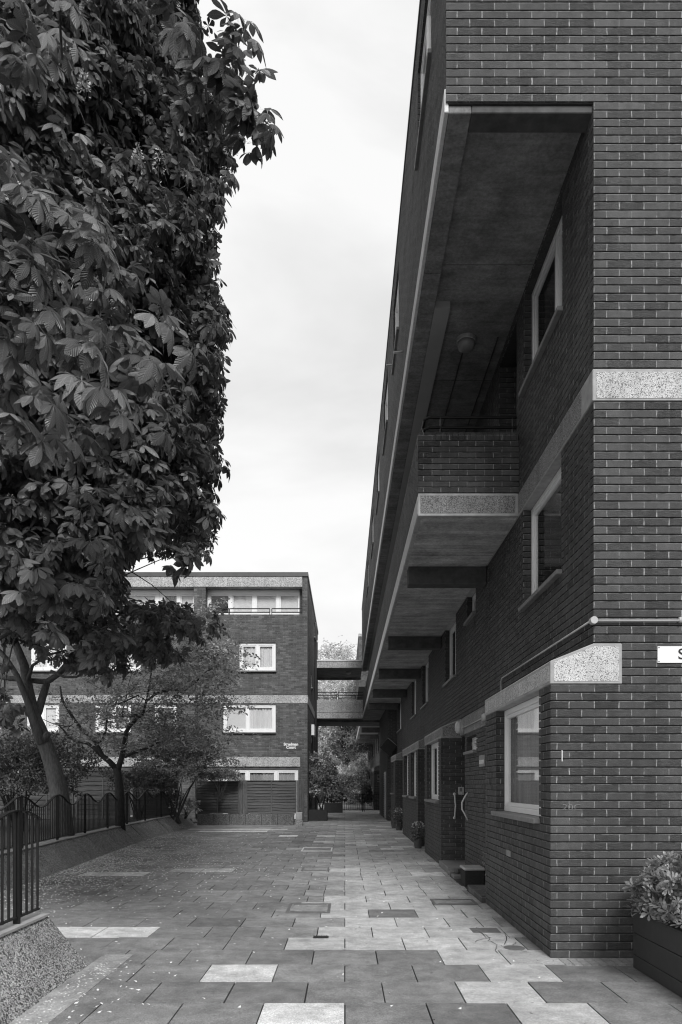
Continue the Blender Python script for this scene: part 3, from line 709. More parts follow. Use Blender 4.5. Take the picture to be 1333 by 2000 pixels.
# ================================================================== FOOTBRIDGE
FB = thing('footbridge', 'concrete footbridge with canopy and rails joining the two brick blocks', 'footbridge', (-.3, 37.3, 4.7)); OF = FB.location
XL = -1.553; BX1 = XG-.002
q = MB(); q.box(XL+.002, BX1, 37.3, 37.5, 4.985, 5.285); q.box(XL+.002, BX1, 37.303, 37.5, 5.295, 5.95); q.build('side_panel', 'agg_far', FB, OF, bevel=.01)
q = MB(); q.box(XL+.002, BX1, 40.8, 41.0, 4.99, 5.45); q.build('side_panel', 'agg_far', FB, OF, bevel=.01)
q = MB(); q.box(XL+.002, BX1, 37.5, 40.8, 5.0, 5.25); q.box(XL+.002, X2-.02, 38.45, 41.1, 4.9, 5.2); q.build('deck', 'soffit', FB, OF)
q = MB(); q.box(XL+.002, XT-.015, 37.3, 37.5, 7.60, 7.96); q.build('canopy_beam', 'agg_far', FB, OF, bevel=.01)
q = MB(); q.box(XL+.002, XT-.015, 37.5, 41.0, 7.62, 7.8); q.box(XL+.002, XT, 40.8, 41.0, 7.5, 7.62); q.build('canopy_slab', 'soffit', FB, OF)
q = MB(); q.box(XL-.01, XT-.015, 37.26, 41.0, 7.965, 8.01); q.build('canopy_flashing', 'white', FB, OF)
for y in (37.4, 40.9):
    q = MB()
    for z in (6.04, 6.18, 6.33):
        q.box(XL+.01, -.42, y-.02, y+.02, z, z+.035); q.box(-.34, BX1, y-.02, y+.02, z, z+.035)
    for x in (XL+.03, -.42, -.34): q.box(x-.012, x+.012, y-.02, y+.02, 5.9, 6.36)
    q.build('railing', 'black', FB, OF)
bulkhead('bulkhead_lamp', 'small lamp under the canopy of the footbridge', (.2, 38.6, 7.62), 'z', -1, .14, .14, 'lampglass')

# ================================================================== LEFT BLOCK
YL = 30.0; S = F/YL
def xl(p): return (p-CX)/S
def zl(y): return H+(HY-y)/S
L = thing('apartment_block', 'brick block of four storeys facing the camera across the end of the court', 'building', (XL, YL, 0)); OL = L.location
XLL = -19.0
par = zl(1200)
wins = [  # px range, y range, divisions, curtains
    ((468, 539), (1255, 1310), (.5,), ('curtain', 'curtain')), ((436, 539), (1375, 1430), (.47,), ('blind', 'curtain')),
    ((302, 346), (1375, 1430), (), ('curtain_grey',)), ((186, 256), (1375, 1430), (.5,), ('curtain', 'curtain_grey')), ((52, 116), (1375, 1430), (.5,), ('curtain', 'blind')), ((-60, 2), (1375, 1430), (.5,), None),
    ((205, 275), (1255, 1310), (.5,), ('curtain', 'curtain')), ((60, 130), (1255, 1310), (.5,), ('blind', 'curtain')),
    ((404, 583), (1502, 1600), (.20, .445, .76), ('curtain_grey', 'curtain_grey', 'curtain_grey', 'curtain_grey')), ((160, 330), (1502, 1600), (.25, .5, .75), ('curtain_grey', None, 'curtain_grey', None)), ((-60, 118), (1502, 1600), (.3, .6), None)]
ops = [(xl(a[0]), xl(a[1]), zl(b[1]), zl(b[0])) for a, b, _, _ in wins]
q = MB(); q.wall('x', XLL, XL, YL, YL+.35, 0, par, ops, geo=False)
q.wall('y', YL+.35, 41.6, XL-.35, XL, 0, zl(1126), [(33.2, 33.9, zl(1322), zl(1290)), (36.2, 36.9, 9.0, 9.9)], geo=False)
q.build('brick_wall', 'brick_far', L, OL)
for (a0_, a1_) in ((591, 601), (379, 402), (137, 158), (-90, -68)):
    zt_ = zl(1126) if a0_ == 591 else zl(1147)
    pm = MB(); y0_ = YL-.002 if a0_ == 591 else YL-.14
    if a0_ == 591: pm.box(xl(a0_), XL, YL, YL+.35, par, zt_)
    elif a0_ == 379: pm.box(xl(a0_), xl(a1_), YL, YL+.46, par, zt_)
    else: pm.box(xl(a0_), xl(a1_), YL-.12, YL-.001, 0, zl(1420) if a0_ == 137 else 3.9)
    pm.build('brick_pier', 'brick_far', L, OL)
# recessed top storey
q = MB(); ty = YL+.45
tops = [(xl(401), xl(589)), (xl(310), xl(381)), (xl(150), xl(306)), (xl(-60), xl(130))]
q.wall('x', XLL, XL-.36, ty, ty+.3, par-.3, zl(1147), [(a, b, par-.02, zl(1150)) for a, b in tops], geo=False); q.build('top_storey_wall', 'white', L, OL)
for i, (a, b) in enumerate(tops): window(L, 'y-', ty-.02, a, b, par-.02, zl(1150), (.25, .5, .75) if i == 0 else (.5,), sill=False, curt=(None, 'blind', 'blind', 'blind') if i == 0 else ('curtain_grey', 'blind'), fw=.13)
q = MB(); q.box(XLL, xl(591)-.004, YL-.02, YL+1.4, zl(1146), zl(1125)); q.build('roof_fascia', 'agg_far', L, OL)
q = MB(); q.box(XLL, XL+.03, YL-.05, 41.6, zl(1126), zl(1118)); q.build('roof_coping', 'lead', L, OL)
q = MB(); q.box(XLL, XL-.35, YL+1.31, 41.6, zl(1146), zl(1126)-.01); q.box(XLL, XL-.36, YL+.36, 41, par-.4, par-.31); q.build('roof_slab', 'soffit', L, OL)
for p, r_ in ((403, 447), (448, 527), (531, 593), (318, 376), (160, 300)):
    q = MB()
    for y in (1188, 1195): q.box(xl(p), xl(r_), YL+.06, YL+.09, zl(y)-.02, zl(y)+.02)
    for x in (p, r_): q.box(xl(x)-.015, xl(x)+.015, YL+.06, YL+.09, par-.02, zl(1188))
    q.build('balcony_rail', 'black', L, OL)
q = MB(); q.box(XLL, XL+.014, YL-.014, YL+.3, zl(1373.5), zl(1358)); q.box(XL-.2, XL+.014, YL+.3, 37.0, zl(1373.5), zl(1358)); q.build('concrete_band', 'agg_far', L, OL)
for p, r_ in ((392, 587), (158, 345), (-80, 132)):
    q = MB(); q.box(xl(p), xl(r_), YL-.06, YL+.2, zl(1497.5), zl(1479)); q.build('lintel', 'agg_far', L, OL, bevel=.01)
for (a, b, dv, cu) in wins: window(L, 'y-', YL+.06, xl(a[0]), xl(a[1]), zl(b[1]), zl(b[0]), dv, sill=b[0] < 1490, curt=cu, fw=.11)
for y0_, y1_, z0_, z1_ in ((33.2, 33.9, zl(1322), zl(1290)), (36.2, 36.9, 9.0, 9.9)): window(L, 'x+', XL-.08, y0_, y1_, z0_, z1_, fw=.06)
q = MB(); q.box(XLL, XL-.5, YL+2.2, YL+2.3, .2, 10); q.build('room_interior', 'interior', L, OL); q = MB(); q.box(XL-1.3, XL-1.2, YL+1, 41, .2, 10); q.build('room_interior', 'interior', L, OL)
# soldier course lintel over the second-floor window, as a brick band proud of the wall
q = MB()
for k in range(18): q.box(xl(466)+k*.088+.006, xl(466)+(k+1)*.088-.006, YL-.004, YL+.1, zl(1254), zl(1243))
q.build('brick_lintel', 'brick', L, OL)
q = MB(); q.tube([(xl(385), YL-.06, .2), (xl(385), YL-.06, zl(1200))], .05, 8); q.build('drainpipe', 'pipe_dark', L, OL, smooth=True)
q = MB(); q.tube([(XL+.07, 36.9, .2), (XL+.07, 36.9, 9.5), (XL+.05, 36.9, 9.8), (XL-.05, 36.9, 9.9)], .055, 8); q.build('drainpipe', 'pipe_dark', L, OL, smooth=True)
q = MB(); q.tube([(XL+.06, 37.0, 8.9), (XL+.16, 37.0, 8.9)], .05, 8); q.build('pipe_bracket', 'white', L, OL)
q = MB(); q.box(XL+.001, XL+.14, 33.4, 34.6, 3.85, 4.35); q.build('meter_box', 'white', L, OL, bevel=.01)
q = MB(); q.tube([(XL+.02, 33.6, 3.85), (XL+.02, 33.3, 3.5), (XL+.02, 33.6, 3.2), (XL+.02, 34.6, 3.1)], .012, 6); q.build('loose_cable', 'pipe_dark', L, OL)
# name sign
t = plate('name_sign', 'dark nameplate lettered Steadman Court on the brick block facing the camera', 'sign', xl(552.7), xl(585), YL-.004, zl(1464.5), zl(1450), 'signdark', .012)
letters(t, 'Steadman', (xl(552.7)+xl(585))/2, YL-.019, zl(1453.8), .158, 'signwhite', .007, .98)
letters(t, 'Court', (xl(552.7)+xl(585))/2, YL-.019, zl(1459.8), .158, 'signwhite', .007, 1.0)

# ================================================================== LOW WALLS
def battered_wall(name, label, pts, side, h=.43, batter=.45, topw_=.32, seg=1.0, caps=True, mat='agg_dark', group=None):
    """pts: foot line of the sloped face; side: unit normal (into the wall) chosen by sign"""
    t = thing(name, label, 'low wall', (pts[0][0], pts[0][1], 0), group)
    face = MB(); top = MB()
    def cum(P):
        d = [0]
        for a, b in zip(P[:-1], P[1:]): d.append(d[-1]+math.dist(a, b))
        return d
    D = cum(pts); n = max(1, int(D[-1]/seg)); S_ = []
    for k in range(n+1):
        s = D[-1]*k/n
        for j in range(len(pts)-1):
            if s <= D[j+1]+1e-6:
                f_ = (s-D[j])/(D[j+1]-D[j]); a, b = Vector(pts[j]), Vector(pts[j+1]); p = a.lerp(b, f_)
                tan = (b-a).normalized(); S_.append((p, tan, Vector((-tan.y, tan.x))*side)); break
    rr = random.Random(5)
    for k in range(n):
        (p, tp, np0), (q, tq, nq) = S_[k], S_[k+1]
        g_ = .006; p = p+tp*g_; q = q-tq*g_; jit = rr.uniform(-.012, .012); dz = rr.uniform(-.006, .006)
        p = p+np0*jit; q = q+nq*jit
        def P3(v, z): return (v.x, v.y, z)
        a = [P3(p, -.02), P3(p+np0*batter, h+dz), P3(p+np0*(batter+topw_), h+dz), P3(p+np0*(batter+topw_), -.02)]
        b = [P3(q, -.02), P3(q+nq*batter, h+dz), P3(q+nq*(batter+topw_), h+dz), P3(q+nq*(batter+topw_), -.02)]
        i = len(face.v); face.v += a+b
        fs = [(0, 1, 5, 4), (1, 2, 6, 5), (2, 3, 7, 6), (0, 3, 2, 1), (4, 5, 6, 7)]
        for f_ in fs: face.f.append(tuple(i+x for x in f_)); face.mi.append(0); face.tone.append(1.)
        a = [P3(p+np0*(batter-.02), h+dz+.002), P3(p+np0*(batter+.13), h+dz+.002), P3(q+nq*(batter+.13), h+dz+.002), P3(q+nq*(batter-.02), h+dz+.002)]
        i = len(top.v); top.v += a+[(x, y, z+.02) for x, y, z in a]
        for f_ in ((4, 5, 6, 7), (0, 1, 5, 4), (1, 2, 6, 5), (2, 3, 7, 6), (3, 0, 4, 7)): top.f.append(tuple(i+x for x in f_)); top.mi.append(0); top.tone.append(1.)
    face.build('pebbled_facing', mat, t, t.location); top.build('top_edge', 'concrete', t, t.location)
    return t
inner = [(-5.0, 6.8), (-5.02, 11), (-5.12, 13), (-5.36, 16), (-5.62, 20), (-5.70, 24), (-5.70, 27.74)]
battered_wall('planter_wall', 'long sloping pebbled wall along the left edge of the court', inner, 1, seg=1.0)
battered_wall('planter_wall', 'near end of a sloping pebbled wall in the bottom left corner', [(-2.17, 1.0), (-2.17, 6.20)], 1, seg=.87, batter=.37)
t = thing('planter_wall', 'low straight pebbled wall below the wooden fence panels', 'low wall', (-3.8, 27.75, 0))
q = MB()
for k in range(6):
    a = xl(0)*0-5.69+k*.62; q.prism([(27.75, -.02), (27.86, .43), (28.2, .43), (28.2, -.02)], 'x', a+.006, a+.614)
q.build('pebbled_facing', 'agg_plinth', t, t.location)
t = thing('brick_pier', 'short pale weathered pier closing the end of the low pebbled wall', 'pier', (at(585, 1600, 27.6).x, 27.6, 0))
a_ = at(577.5, 1612, 27.7).x; b_ = at(592, 1612, 27.7).x
q = MB(); q.box(a_, b_, 27.55, 27.95, -.01, .20); q.build('lower_block', 'agg_dark', t, t.location, bevel=.015)
q = MB(); q.box(a_+.02, b_-.02, 27.57, 27.95, .205, .50); q.build('upper_block', 'concrete', t, t.location, bevel=.02)

# ================================================================== LAP FENCES
def lap_panel(t, x0, x1, y, z0, z1, n=11):
    q = MB(); rr = random.Random(int(abs(x0)*100)); hh = (z1-z0)/n
    for k in range(n):
        segs = 14; za = z0+k*hh+.0
        ph = rr.uniform(0, 6); amp = hh*.10
        for j in range(segs):
            xa = x0+(x1-x0)*j/segs; xb = x0+(x1-x0)*(j+1)/segs
            def lo(x): return za-.01+amp*math.sin(x*4+ph)+amp*.5*math.sin(x*11+ph)
            q.face([(xa, y-.034, lo(xa)), (xb, y-.034, lo(xb)), (xb, y-.002, za+hh+.012), (xa, y-.002, za+hh+.012)])
            q.face([(xa, y-.004, lo(xa)), (xb, y-.004, lo(xb)), (xb, y-.034, lo(xb)), (xa, y-.034, lo(xa))])
    q.box(x0, x1, y, y+.02, z0, z1)
    p = q.build('lap_panel', 'wood', t, t.location)
    q = MB(); m = (x0+x1)/2
    for x in (x0+.02, m, x1-.02): q.box(x-.02, x+.02, y-.060, y-.040, z0, z1)
    q.box(x0, x1, y-.05, y+.03, z1+.013, z1+.04); q.build('batten', 'wood_post', p, t.location)
LF = thing('wooden_fence', 'weathered wooden lap fence on the low pebbled wall before the brick block', 'fence', (at(490, 1590, 27.9).x, 27.95, .43))
yf = 27.98
def xf(p): return (p-CX)*yf/F
def zf(y): return H+(HY-y)*yf/F
lap_panel(LF, xf(384), xf(468), yf, .45, zf(1527)); lap_panel(LF, xf(482), xf(580), yf, .45, zf(1526))
for p, w_, zt_ in ((470.5, .12, 1524), (478.5, .17, 1524), (583, .09, 1524), (591, .14, 1525)):
    q = MB(); q.box(xf(p)-w_/2, xf(p)+w_/2, yf-.05, yf+.05, .2, zf(zt_)); q.build('post', 'wood_post', LF, LF.location, bevel=.006)
LF2 = thing('wooden_fence', 'dark wooden lap fence in the garden behind the forked tree', 'fence', (-10, 26.9, .24))
yf = 26.9
for a, b in ((-14.2, -12.2), (-12.1, -10.1), (-10.0, -8.0), (-7.9, -6.2)): lap_panel(LF2, a, b, yf, .3, zf(1506), 10)

# ================================================================== RAILINGS with a wavy top
def railing(label, base, zb, period, phase, npick, posts, hmean=.79, amp=.11, rad=.0085):
    """base: function s -> (x, y); s runs over metres"""
    s0, s1 = posts[0], posts[-1]
    p0 = base((s0+s1)/2); t = thing('railing', label, 'railing', (p0[0], p0[1], zb))
    def ztop(s): return zb+hmean+amp*math.cos(2*math.pi*(s-phase)/period)
    q = MB(); n = int((s1-s0)/.06)
    S_ = [s0+(s1-s0)*k/n for k in range(n+1)]
    def bar(zf_, w_, h_):
        for k in range(n):
            a, b = base(S_[k]), base(S_[k+1]); tx, ty = b[0]-a[0], b[1]-a[1]; l_ = math.hypot(tx, ty); nx, ny = -ty/l_*w_/2, tx/l_*w_/2
            za, zb2 = zf_(S_[k]), zf_(S_[k+1]); i = len(q.v)
            q.v += [(a[0]-nx, a[1]-ny, za), (a[0]+nx, a[1]+ny, za), (a[0]+nx, a[1]+ny, za+h_), (a[0]-nx, a[1]-ny, za+h_), (b[0]-nx, b[1]-ny, zb2), (b[0]+nx, b[1]+ny, zb2), (b[0]+nx, b[1]+ny, zb2+h_), (b[0]-nx, b[1]-ny, zb2+h_)]
            for f_ in ((0, 1, 5, 4), (1, 2, 6, 5), (2, 3, 7, 6), (3, 0, 4, 7)): q.f.append(tuple(i+x for x in f_)); q.mi.append(0); q.tone.append(1.)
    bar(ztop, .045, .012); q.build('top_rail', 'black', t, t.location)
    q = MB(); bar(lambda s: zb+.055, .035, .012); q.build('bottom_rail', 'black', t, t.location)
    q = MB(); s = s0+npick/2
    while s < s1:
        a = base(s); q.tube([(a[0], a[1], zb+.05), (a[0], a[1], ztop(s)+.003)], rad, 6, cap=False); s += npick
    q.build('pickets', 'black', t, t.location)
    for s in posts[1:-1] if len(posts) > 2 else ():
        a = base(s); q = MB(); q.box(a[0]-.025, a[0]+.025, a[1]-.012, a[1]+.012, zb-.01, ztop(s)+.004); q.build('post', 'black', t, t.location)
    return t
PK = [11.0, 12.58, 14.48, 16.44, 18.4, 20.4, 22.4, 24.5, 26.5, 27.6]
def inner_base(s):
    for a, b in zip(inner[:-1], inner[1:]):
        if a[1] <= s <= b[1] or b is inner[-1]:
            f_ = (s-a[1])/(b[1]-a[1]); return (a[0]+(b[0]-a[0])*f_-.53, s)
railing('long black wavy topped railing above the sloping pebbled wall on the left', inner_base, .45, 1.985, 12.55, .105, [7.2, 8.6, 10.57]+PK[1:])
NX = -2.60
railing('near black railing with a humped top in the bottom left corner', lambda s: (NX, s), .445, 1.95, 5.72, .105, [2.8, 3.77, 4.75, 5.72, 6.12], rad=.0105)
# end bracket plates on the near railing
# gate and railing at the far end of the court
GT = thing('metal_gate', 'low black barred gate across the far end of the court', 'gate', (.4, 42, 0))
q = MB()
for z in (.08, 1.0): q.box(-1.0, 2.2, 41.98, 42.02, z, z+.035)
for x in (-1.0, 1.02, 1.12, 2.2): q.box(x-.025, x+.025, 41.97, 42.03, 0, 1.06)
q.build('gate_frame', 'black', GT, GT.location)
q = MB(); x = -.9
while x < 2.15: q.tube([(x, 42, .1), (x, 42, 1.0)], .011, 5, cap=False); x += .11
q.build('bars', 'black', GT, GT.location)

# ================================================================== FOLIAGE
def leaflet_strip(L_, W_, ang, droop, fold, ts, base=.0, z0=0.0):
    V, UV = [], []
    ca, sa = math.cos(ang), math.sin(ang)
    for t in ts:
        w_ = W_*math.sin(math.pi*min(.985, t**1.75)) if t > 0 else 0
        w_ = max(w_, .0012)
        r = base+L_*t; z = z0-droop*L_*t*t
        for side in (-1, 0, 1):
            x_, y_ = side*w_, r
            V.append((x_*ca+y_*sa, -x_*sa+y_*ca, z+fold*abs(side)*w_)); UV.append((t, side*.5))
    Fc = []
    for k in range(len(ts)-1):
        a = 3*k; Fc += [(a, a+1, a+4, a+3), (a+1, a+2, a+5, a+4)]
    return V, Fc, UV
def join(parts):
    V, Fc, UV = [], [], []
    for v, f_, u in parts:
        i = len(V); V += v; Fc += [tuple(i+x for x in q) for q in f_]; UV += u
    return np.array(V, float), np.array(Fc, int), np.array(UV, float)
def chestnut_template(seed, ts=(.015, .22, .42, .6, .75, .89, 1.0)):
    r = random.Random(seed); parts = []; n = r.choice((5, 6, 7, 7))
    pl = .55                                          # petiole
    parts.append(([(-.012, 0, 0), (.012, 0, 0), (.010, pl, .02), (-.010, pl, .02)], [(0, 1, 2, 3)], [(0, 0)]*4))
    for k in range(n):
        a = R(-118+236*k/(n-1)+r.uniform(-7, 7)); c = 1-.40*abs(a)/R(118)
        v, f_, u = leaflet_strip(c*r.uniform(.9, 1.08), .255*c*r.uniform(.9, 1.15), a, r.uniform(.35, 1.0), r.uniform(-.40, .25), ts)
        v = [(x, y+pl, z+.02) for x, y, z in v]; parts.append((v, f_, u))
    return join(parts)
def oval_template(seed, n=1, W_=.2, spread=1.0, up=.3, ts=(.02, .35, .65, 1.0)):
    r = random.Random(seed); parts = []
    for k in range(n):
        a = 2*math.pi*k/n+r.uniform(-.3, .3) if n > 1 else 0
        v, f_, u = leaflet_strip(r.uniform(.85, 1.1), W_, a, r.uniform(.0, .4), r.uniform(.1, .4), ts)
        if n > 1:
            lift = up*r.uniform(.3, 1.3)
            v = [(x, y, z+lift*math.hypot(x, y)) for x, y, z in v]
        parts.append((v, f_, u))
    return join(parts)
CHT = [chestnut_template(s) for s in range(7)]
CHS = [chestnut_template(s+40, (.02, .34, .64, .86, 1.0)) for s in range(8)]
OV1 = [oval_template(s, 1, .22) for s in range(3)]
OV1n = [oval_template(s+5, 1, .16) for s in range(3)]
FIN = [oval_template(s+20, 3, .24, up=.1) for s in range(4)]
ROS = [oval_template(s+30, 8, .175, up=.7, ts=(.02, .3, .55, .78, .92, 1.0)) for s in range(4)]
def frames(d, n):
    d = d/np.linalg.norm(d, axis=1, keepdims=True)
    n = n-d*(n*d).sum(1, keepdims=True); n = n/np.linalg.norm(n, axis=1, keepdims=True)
    x = np.cross(d, n)
    return np.stack([x, d, n], axis=2)                # columns: local x, y, z
def cloud(name, templates, pos, d, n, size, tone, mat, parent=None, origin=(0, 0, 0)):
    N = len(pos); Rm = frames(d, n); ti = rng.integers(0, len(templates), N)
    Vs, Fs, Us, Ts = [], [], [], []; base = 0
    for k, (tv, tf, tu) in enumerate(templates):
        idx = np.where(ti == k)[0]
        if not len(idx): continue
        v = np.einsum('nij,vj->nvi', Rm[idx], tv)*size[idx][:, None, None]+pos[idx][:, None, :]
        f_ = tf[None, :, :]+(np.arange(len(idx))*len(tv))[:, None, None]+base
        Vs.append(v.reshape(-1, 3)); Fs.append(f_.reshape(-1, 4)); Us.append(np.tile(tu[tf].reshape(-1, 2), (len(idx), 1))); Ts.append(np.repeat(tone[idx], len(tf)))
        base += len(idx)*len(tv)
    V = np.concatenate(Vs)-np.array(origin); Fc = np.concatenate(Fs); U = np.concatenate(Us); T = np.concatenate(Ts)
    me = bpy.data.meshes.new(name)
    me.vertices.add(len(V)); me.vertices.foreach_set('co', V.astype(np.float32).ravel())
    me.loops.add(Fc.size); me.loops.foreach_set('vertex_index', Fc.astype(np.int32).ravel())
    me.polygons.add(len(Fc)); me.polygons.foreach_set('loop_start', (np.arange(len(Fc))*4).astype(np.int32))
    me.update(calc_edges=True)
    uvl = me.uv_layers.new(name='UVMap'); uvl.data.foreach_set('uv', U.astype(np.float32).ravel())
    a_ = me.attributes.new('tone', 'FLOAT', 'FACE'); a_.data.foreach_set('value', T.astype(np.float32))
    me.polygons.foreach_set('use_smooth', np.ones(len(Fc), bool))
    me.materials.append(M[mat])
    o = bpy.data.objects.new(name, me); COL.objects.link(o)
    if parent is not None: o.parent = parent
    else: o.location = origin
    return o
def rdir(N): v = rng.normal(size=(N, 3)); return v/np.linalg.norm(v, axis=1, keepdims=True)
def lump(p, s, seed):                                 # cheap smooth noise in [-1, 1]
    r = np.random.default_rng(seed); out = np.zeros(len(p))
    for k in range(6):
        kv = r.normal(size=3)*s; out += np.sin(p@kv+r.uniform(0, 6.28))
    return out/3.2
def proj(p): return CX+F*p[:, 0]/p[:, 1], HY-F*(p[:, 2]-H)/p[:, 1]

def shoots_to_leaves(sp, axis, per, lsize, jitter=.5):
    """whorls of leaves round each shoot tip"""
    N = len(sp); idx = np.repeat(np.arange(N), per); K = len(idx)
    az_ = np.tile(np.arange(per)*2*math.pi/per, N)+np.repeat(rng.uniform(0, 6.28, N), per)+rng.normal(size=K)*.25
    a = axis[idx]; up = np.array([0, 0, 1.]); sd_ = np.cross(a, up+rng.normal(size=(N, 3))[idx]*.05); sd_ /= np.linalg.norm(sd_, axis=1, keepdims=True); ot = np.cross(sd_, a)
    d = a*.45+sd_*np.cos(az_)[:, None]+ot*np.sin(az_)[:, None]*.75+rng.normal(size=(K, 3))*.15
    d[:, 2] -= .42
    n = up*.9+a*.75+rng.normal(size=(K, 3))*.35*jitter
    pos = sp[idx]-a*rng.uniform(0, .16, K)[:, None]
    size = lsize*rng.uniform(.72, 1.15, K)
    return pos, d, n, size
def limb(mb, a, b, r0, r1, sag=.0, n=7, sides=7, wob=.12, seed=0):
    rr = random.Random(seed); a, b = Vector(a), Vector(b); L_ = (b-a).length; P, Q = [], []
    o1 = Vector((rr.uniform(-1, 1), rr.uniform(-1, 1), rr.uniform(-1, 1)))*wob*L_; o2 = Vector((rr.uniform(-1, 1), rr.uniform(-1, 1), rr.uniform(-1, 1)))*wob*L_
    for k in range(n+1):
        t = k/n; p = a.lerp(b, t)+o1*math.sin(math.pi*t)*.5+o2*math.sin(2*math.pi*t)*.25+Vector((0, 0, sag*L_*math.sin(math.pi*t)))
        P.append(p); Q.append(r0+(r1-r0)*t)
    mb.tube(P, Q, sides); return P

# ---- near horse chestnut: trunk just outside the frame on the left, crown over the court
TC = np.array([-6.1, 9.6])
prof_y = np.array([-900, -300, -60, 0, 60, 75, 130, 250, 272, 300, 330, 400, 470, 540, 600, 640, 690, 740, 790, 850, 900, 960, 1010, 1050, 1095, 1110, 1500])
prof_x = np.array([470, 500, 520, 525, 470, 505, 530, 535, 462, 460, 462, 440, 428, 430, 450, 455, 440, 442, 440, 430, 440, 440, 432, 425, 395, 300, 150])
def tree_near():
    N = 60000
    zz = rng.uniform(2.9, 14.5, N); th_ = rng.uniform(-math.pi, math.pi, N)
    dirv = np.stack([np.cos(th_), np.sin(th_), np.zeros(N)], 1)
    hull = 4.25*np.clip(1-((zz-7.2)/8.6)**2*.55, .2, 1)
    p0 = np.stack([TC[0]+dirv[:, 0]*hull, TC[1]+dirv[:, 1]*hull, zz], 1)
    lum = lump(p0, 1.05, 5)*.75+lump(p0, 2.6, 6)*.38
    depth = rng.exponential(.75, N); depth = np.minimum(depth, 3.2)
    r = hull*1.04+lum-depth
    p = np.stack([TC[0]+dirv[:, 0]*r, TC[1]+dirv[:, 1]*r, zz+rng.normal(size=N)*.12], 1)
    px, py = proj(p)
    lim = np.interp(py, prof_y, prof_x)-.06*F/p[:, 1]-np.abs(lump(p, 3.4, 77))*.19*F/p[:, 1]+.03*F/p[:, 1]
    ok = (px < lim) & (p[:, 1] > 4.6) & (px > -420)
    # underside: rises towards the outside of the crown
    bot = np.interp(px, [-420, 0, 120, 200, 270, 330, 430, 480], [1250, 1185, 1165, 1190, 1050, 1045, 1055, 1040])
    ok &= py < bot-.05*F/p[:, 1]
    p = p[ok]; dirv = dirv[ok]
    facing = (-p[:, 0]*dirv[:, 0]-p[:, 1]*dirv[:, 1]) > -2.5
    keep = facing | (rng.random(len(p)) < .22)
    inframe = (proj(p)[0] > -60) & (proj(p)[1] > -250)
    keep &= inframe | (rng.random(len(p)) < .16)
    p, dirv = p[keep], dirv[keep]
    # thin out to a minimum spacing so that the clumps read
    cell = {}; sel = []
    for i, q in enumerate(p):
        key = (int(q[0]//.225), int(q[1]//.25), int(q[2]//.18))
        if key in cell: continue
        cell[key] = 1; sel.append(i)
    p, dirv = p[sel], dirv[sel]
    # boughs reaching towards the camera and over the court
    hand = []
    for px, py, Y, n_, sp_ in ((40,360,4.9,5,.30),(110,400,5.0,6,.34),(180,480,5.2,5,.3),(60,470,4.8,5,.3),(20,560,4.8,4,.3),(100,690,4.9,6,.32),(165,720,5.2,5,.28),(40,720,4.9,5,.3),(250,690,5.9,5,.3),(300,690,6.3,4,.28),
                           (55,1100,6.2,4,.18),(120,1140,6.1,4,.18),(20,1150,6.3,3,.18),(170,1090,6.6,3,.2),(95,1165,6.3,3,.14),(400,1118,6.7,4,.13),(435,1122,6.9,2,.1),(375,1115,6.8,2,.1),(245,1290,8.4,3,.2),(205,1270,8.4,3,.2),(270,1300,8.2,2,.15),
                           (470,40,5.6,4,.22),(500,180,5.7,5,.17),(470,140,5.9,5,.25),(510,215,5.7,3,.14),(440,200,6.1,5,.3),(440,100,6.2,4,.28),(505,10,5.4,3,.2),(450,300,6.9,4,.25),(120,40,5.4,5,.4),(60,180,5.2,5,.4),(435,300,7.6,5,.22),(420,350,7.8,5,.22),(405,430,8.2,5,.25),(432,590,8.4,5,.22),(436,640,8.4,4,.18),(425,700,8.6,4,.2),(420,780,8.6,5,.22),(418,880,8.6,5,.22),(412,960,8.6,5,.22),(400,1040,8.2,5,.22)):
        Y = Y*.86 if Y < 6.5 and px < 320 and py < 900 else Y; c = np.array(at(px, py, Y)); hand += [c+rng.normal(size=3)*sp_*np.array([1, 1, .75]) for _ in range(n_)]
    hand = np.array(hand); hx, hy = proj(hand); hand = hand[hx < np.interp(hy, prof_y, prof_x)+2]
    hd = hand[:, :2]-TC; hd = np.concatenate([hd/np.linalg.norm(hd, axis=1, keepdims=True), np.zeros((len(hd), 1))], 1)
    p = np.concatenate([p, hand]); dirv = np.concatenate([dirv, hd])
    ax = dirv+rng.normal(size=dirv.shape)*.35; ax[:, 2] += rng.uniform(-.35, .25, len(ax)); ax /= np.linalg.norm(ax, axis=1, keepdims=True)
    T = thing('chestnut_tree', 'big leafy chestnut with hanging palm shaped leaves filling the upper left', 'tree', (TC[0], TC[1], 0))
    nh = len(hand); pos, d, n, size = shoots_to_leaves(p[:-nh], ax[:-nh], 6, .132)
    pos2, d2, n2, size2 = shoots_to_leaves(p[-nh:], ax[-nh:], 6, .132)
    tone = np.clip(rng.lognormal(-.10, .45, len(pos)), .35, 2.8); tone2 = np.clip(rng.lognormal(0, .45, len(pos2)), .4, 2.8)
    crown = cloud('crown', CHS, pos, d, n, size, tone, 'leaf_chestnut', T, tuple(T.location))
    cloud('low_boughs', CHT, pos2, d2, n2, size2, tone2, 'leaf_chestnut', T, tuple(T.location))
    br = MB()
    br.tube([(TC[0], TC[1], -.1), (TC[0]-.05, TC[1]+.05, 2.2), (TC[0]+.05, TC[1], 5), (TC[0], TC[1]+.1, 9), (TC[0]+.1, TC[1], 13)], [.42, .34, .28, .18, .05], 12)
    rr = random.Random(9); sel = rr.sample(range(len(p)-len(hand)), 26)
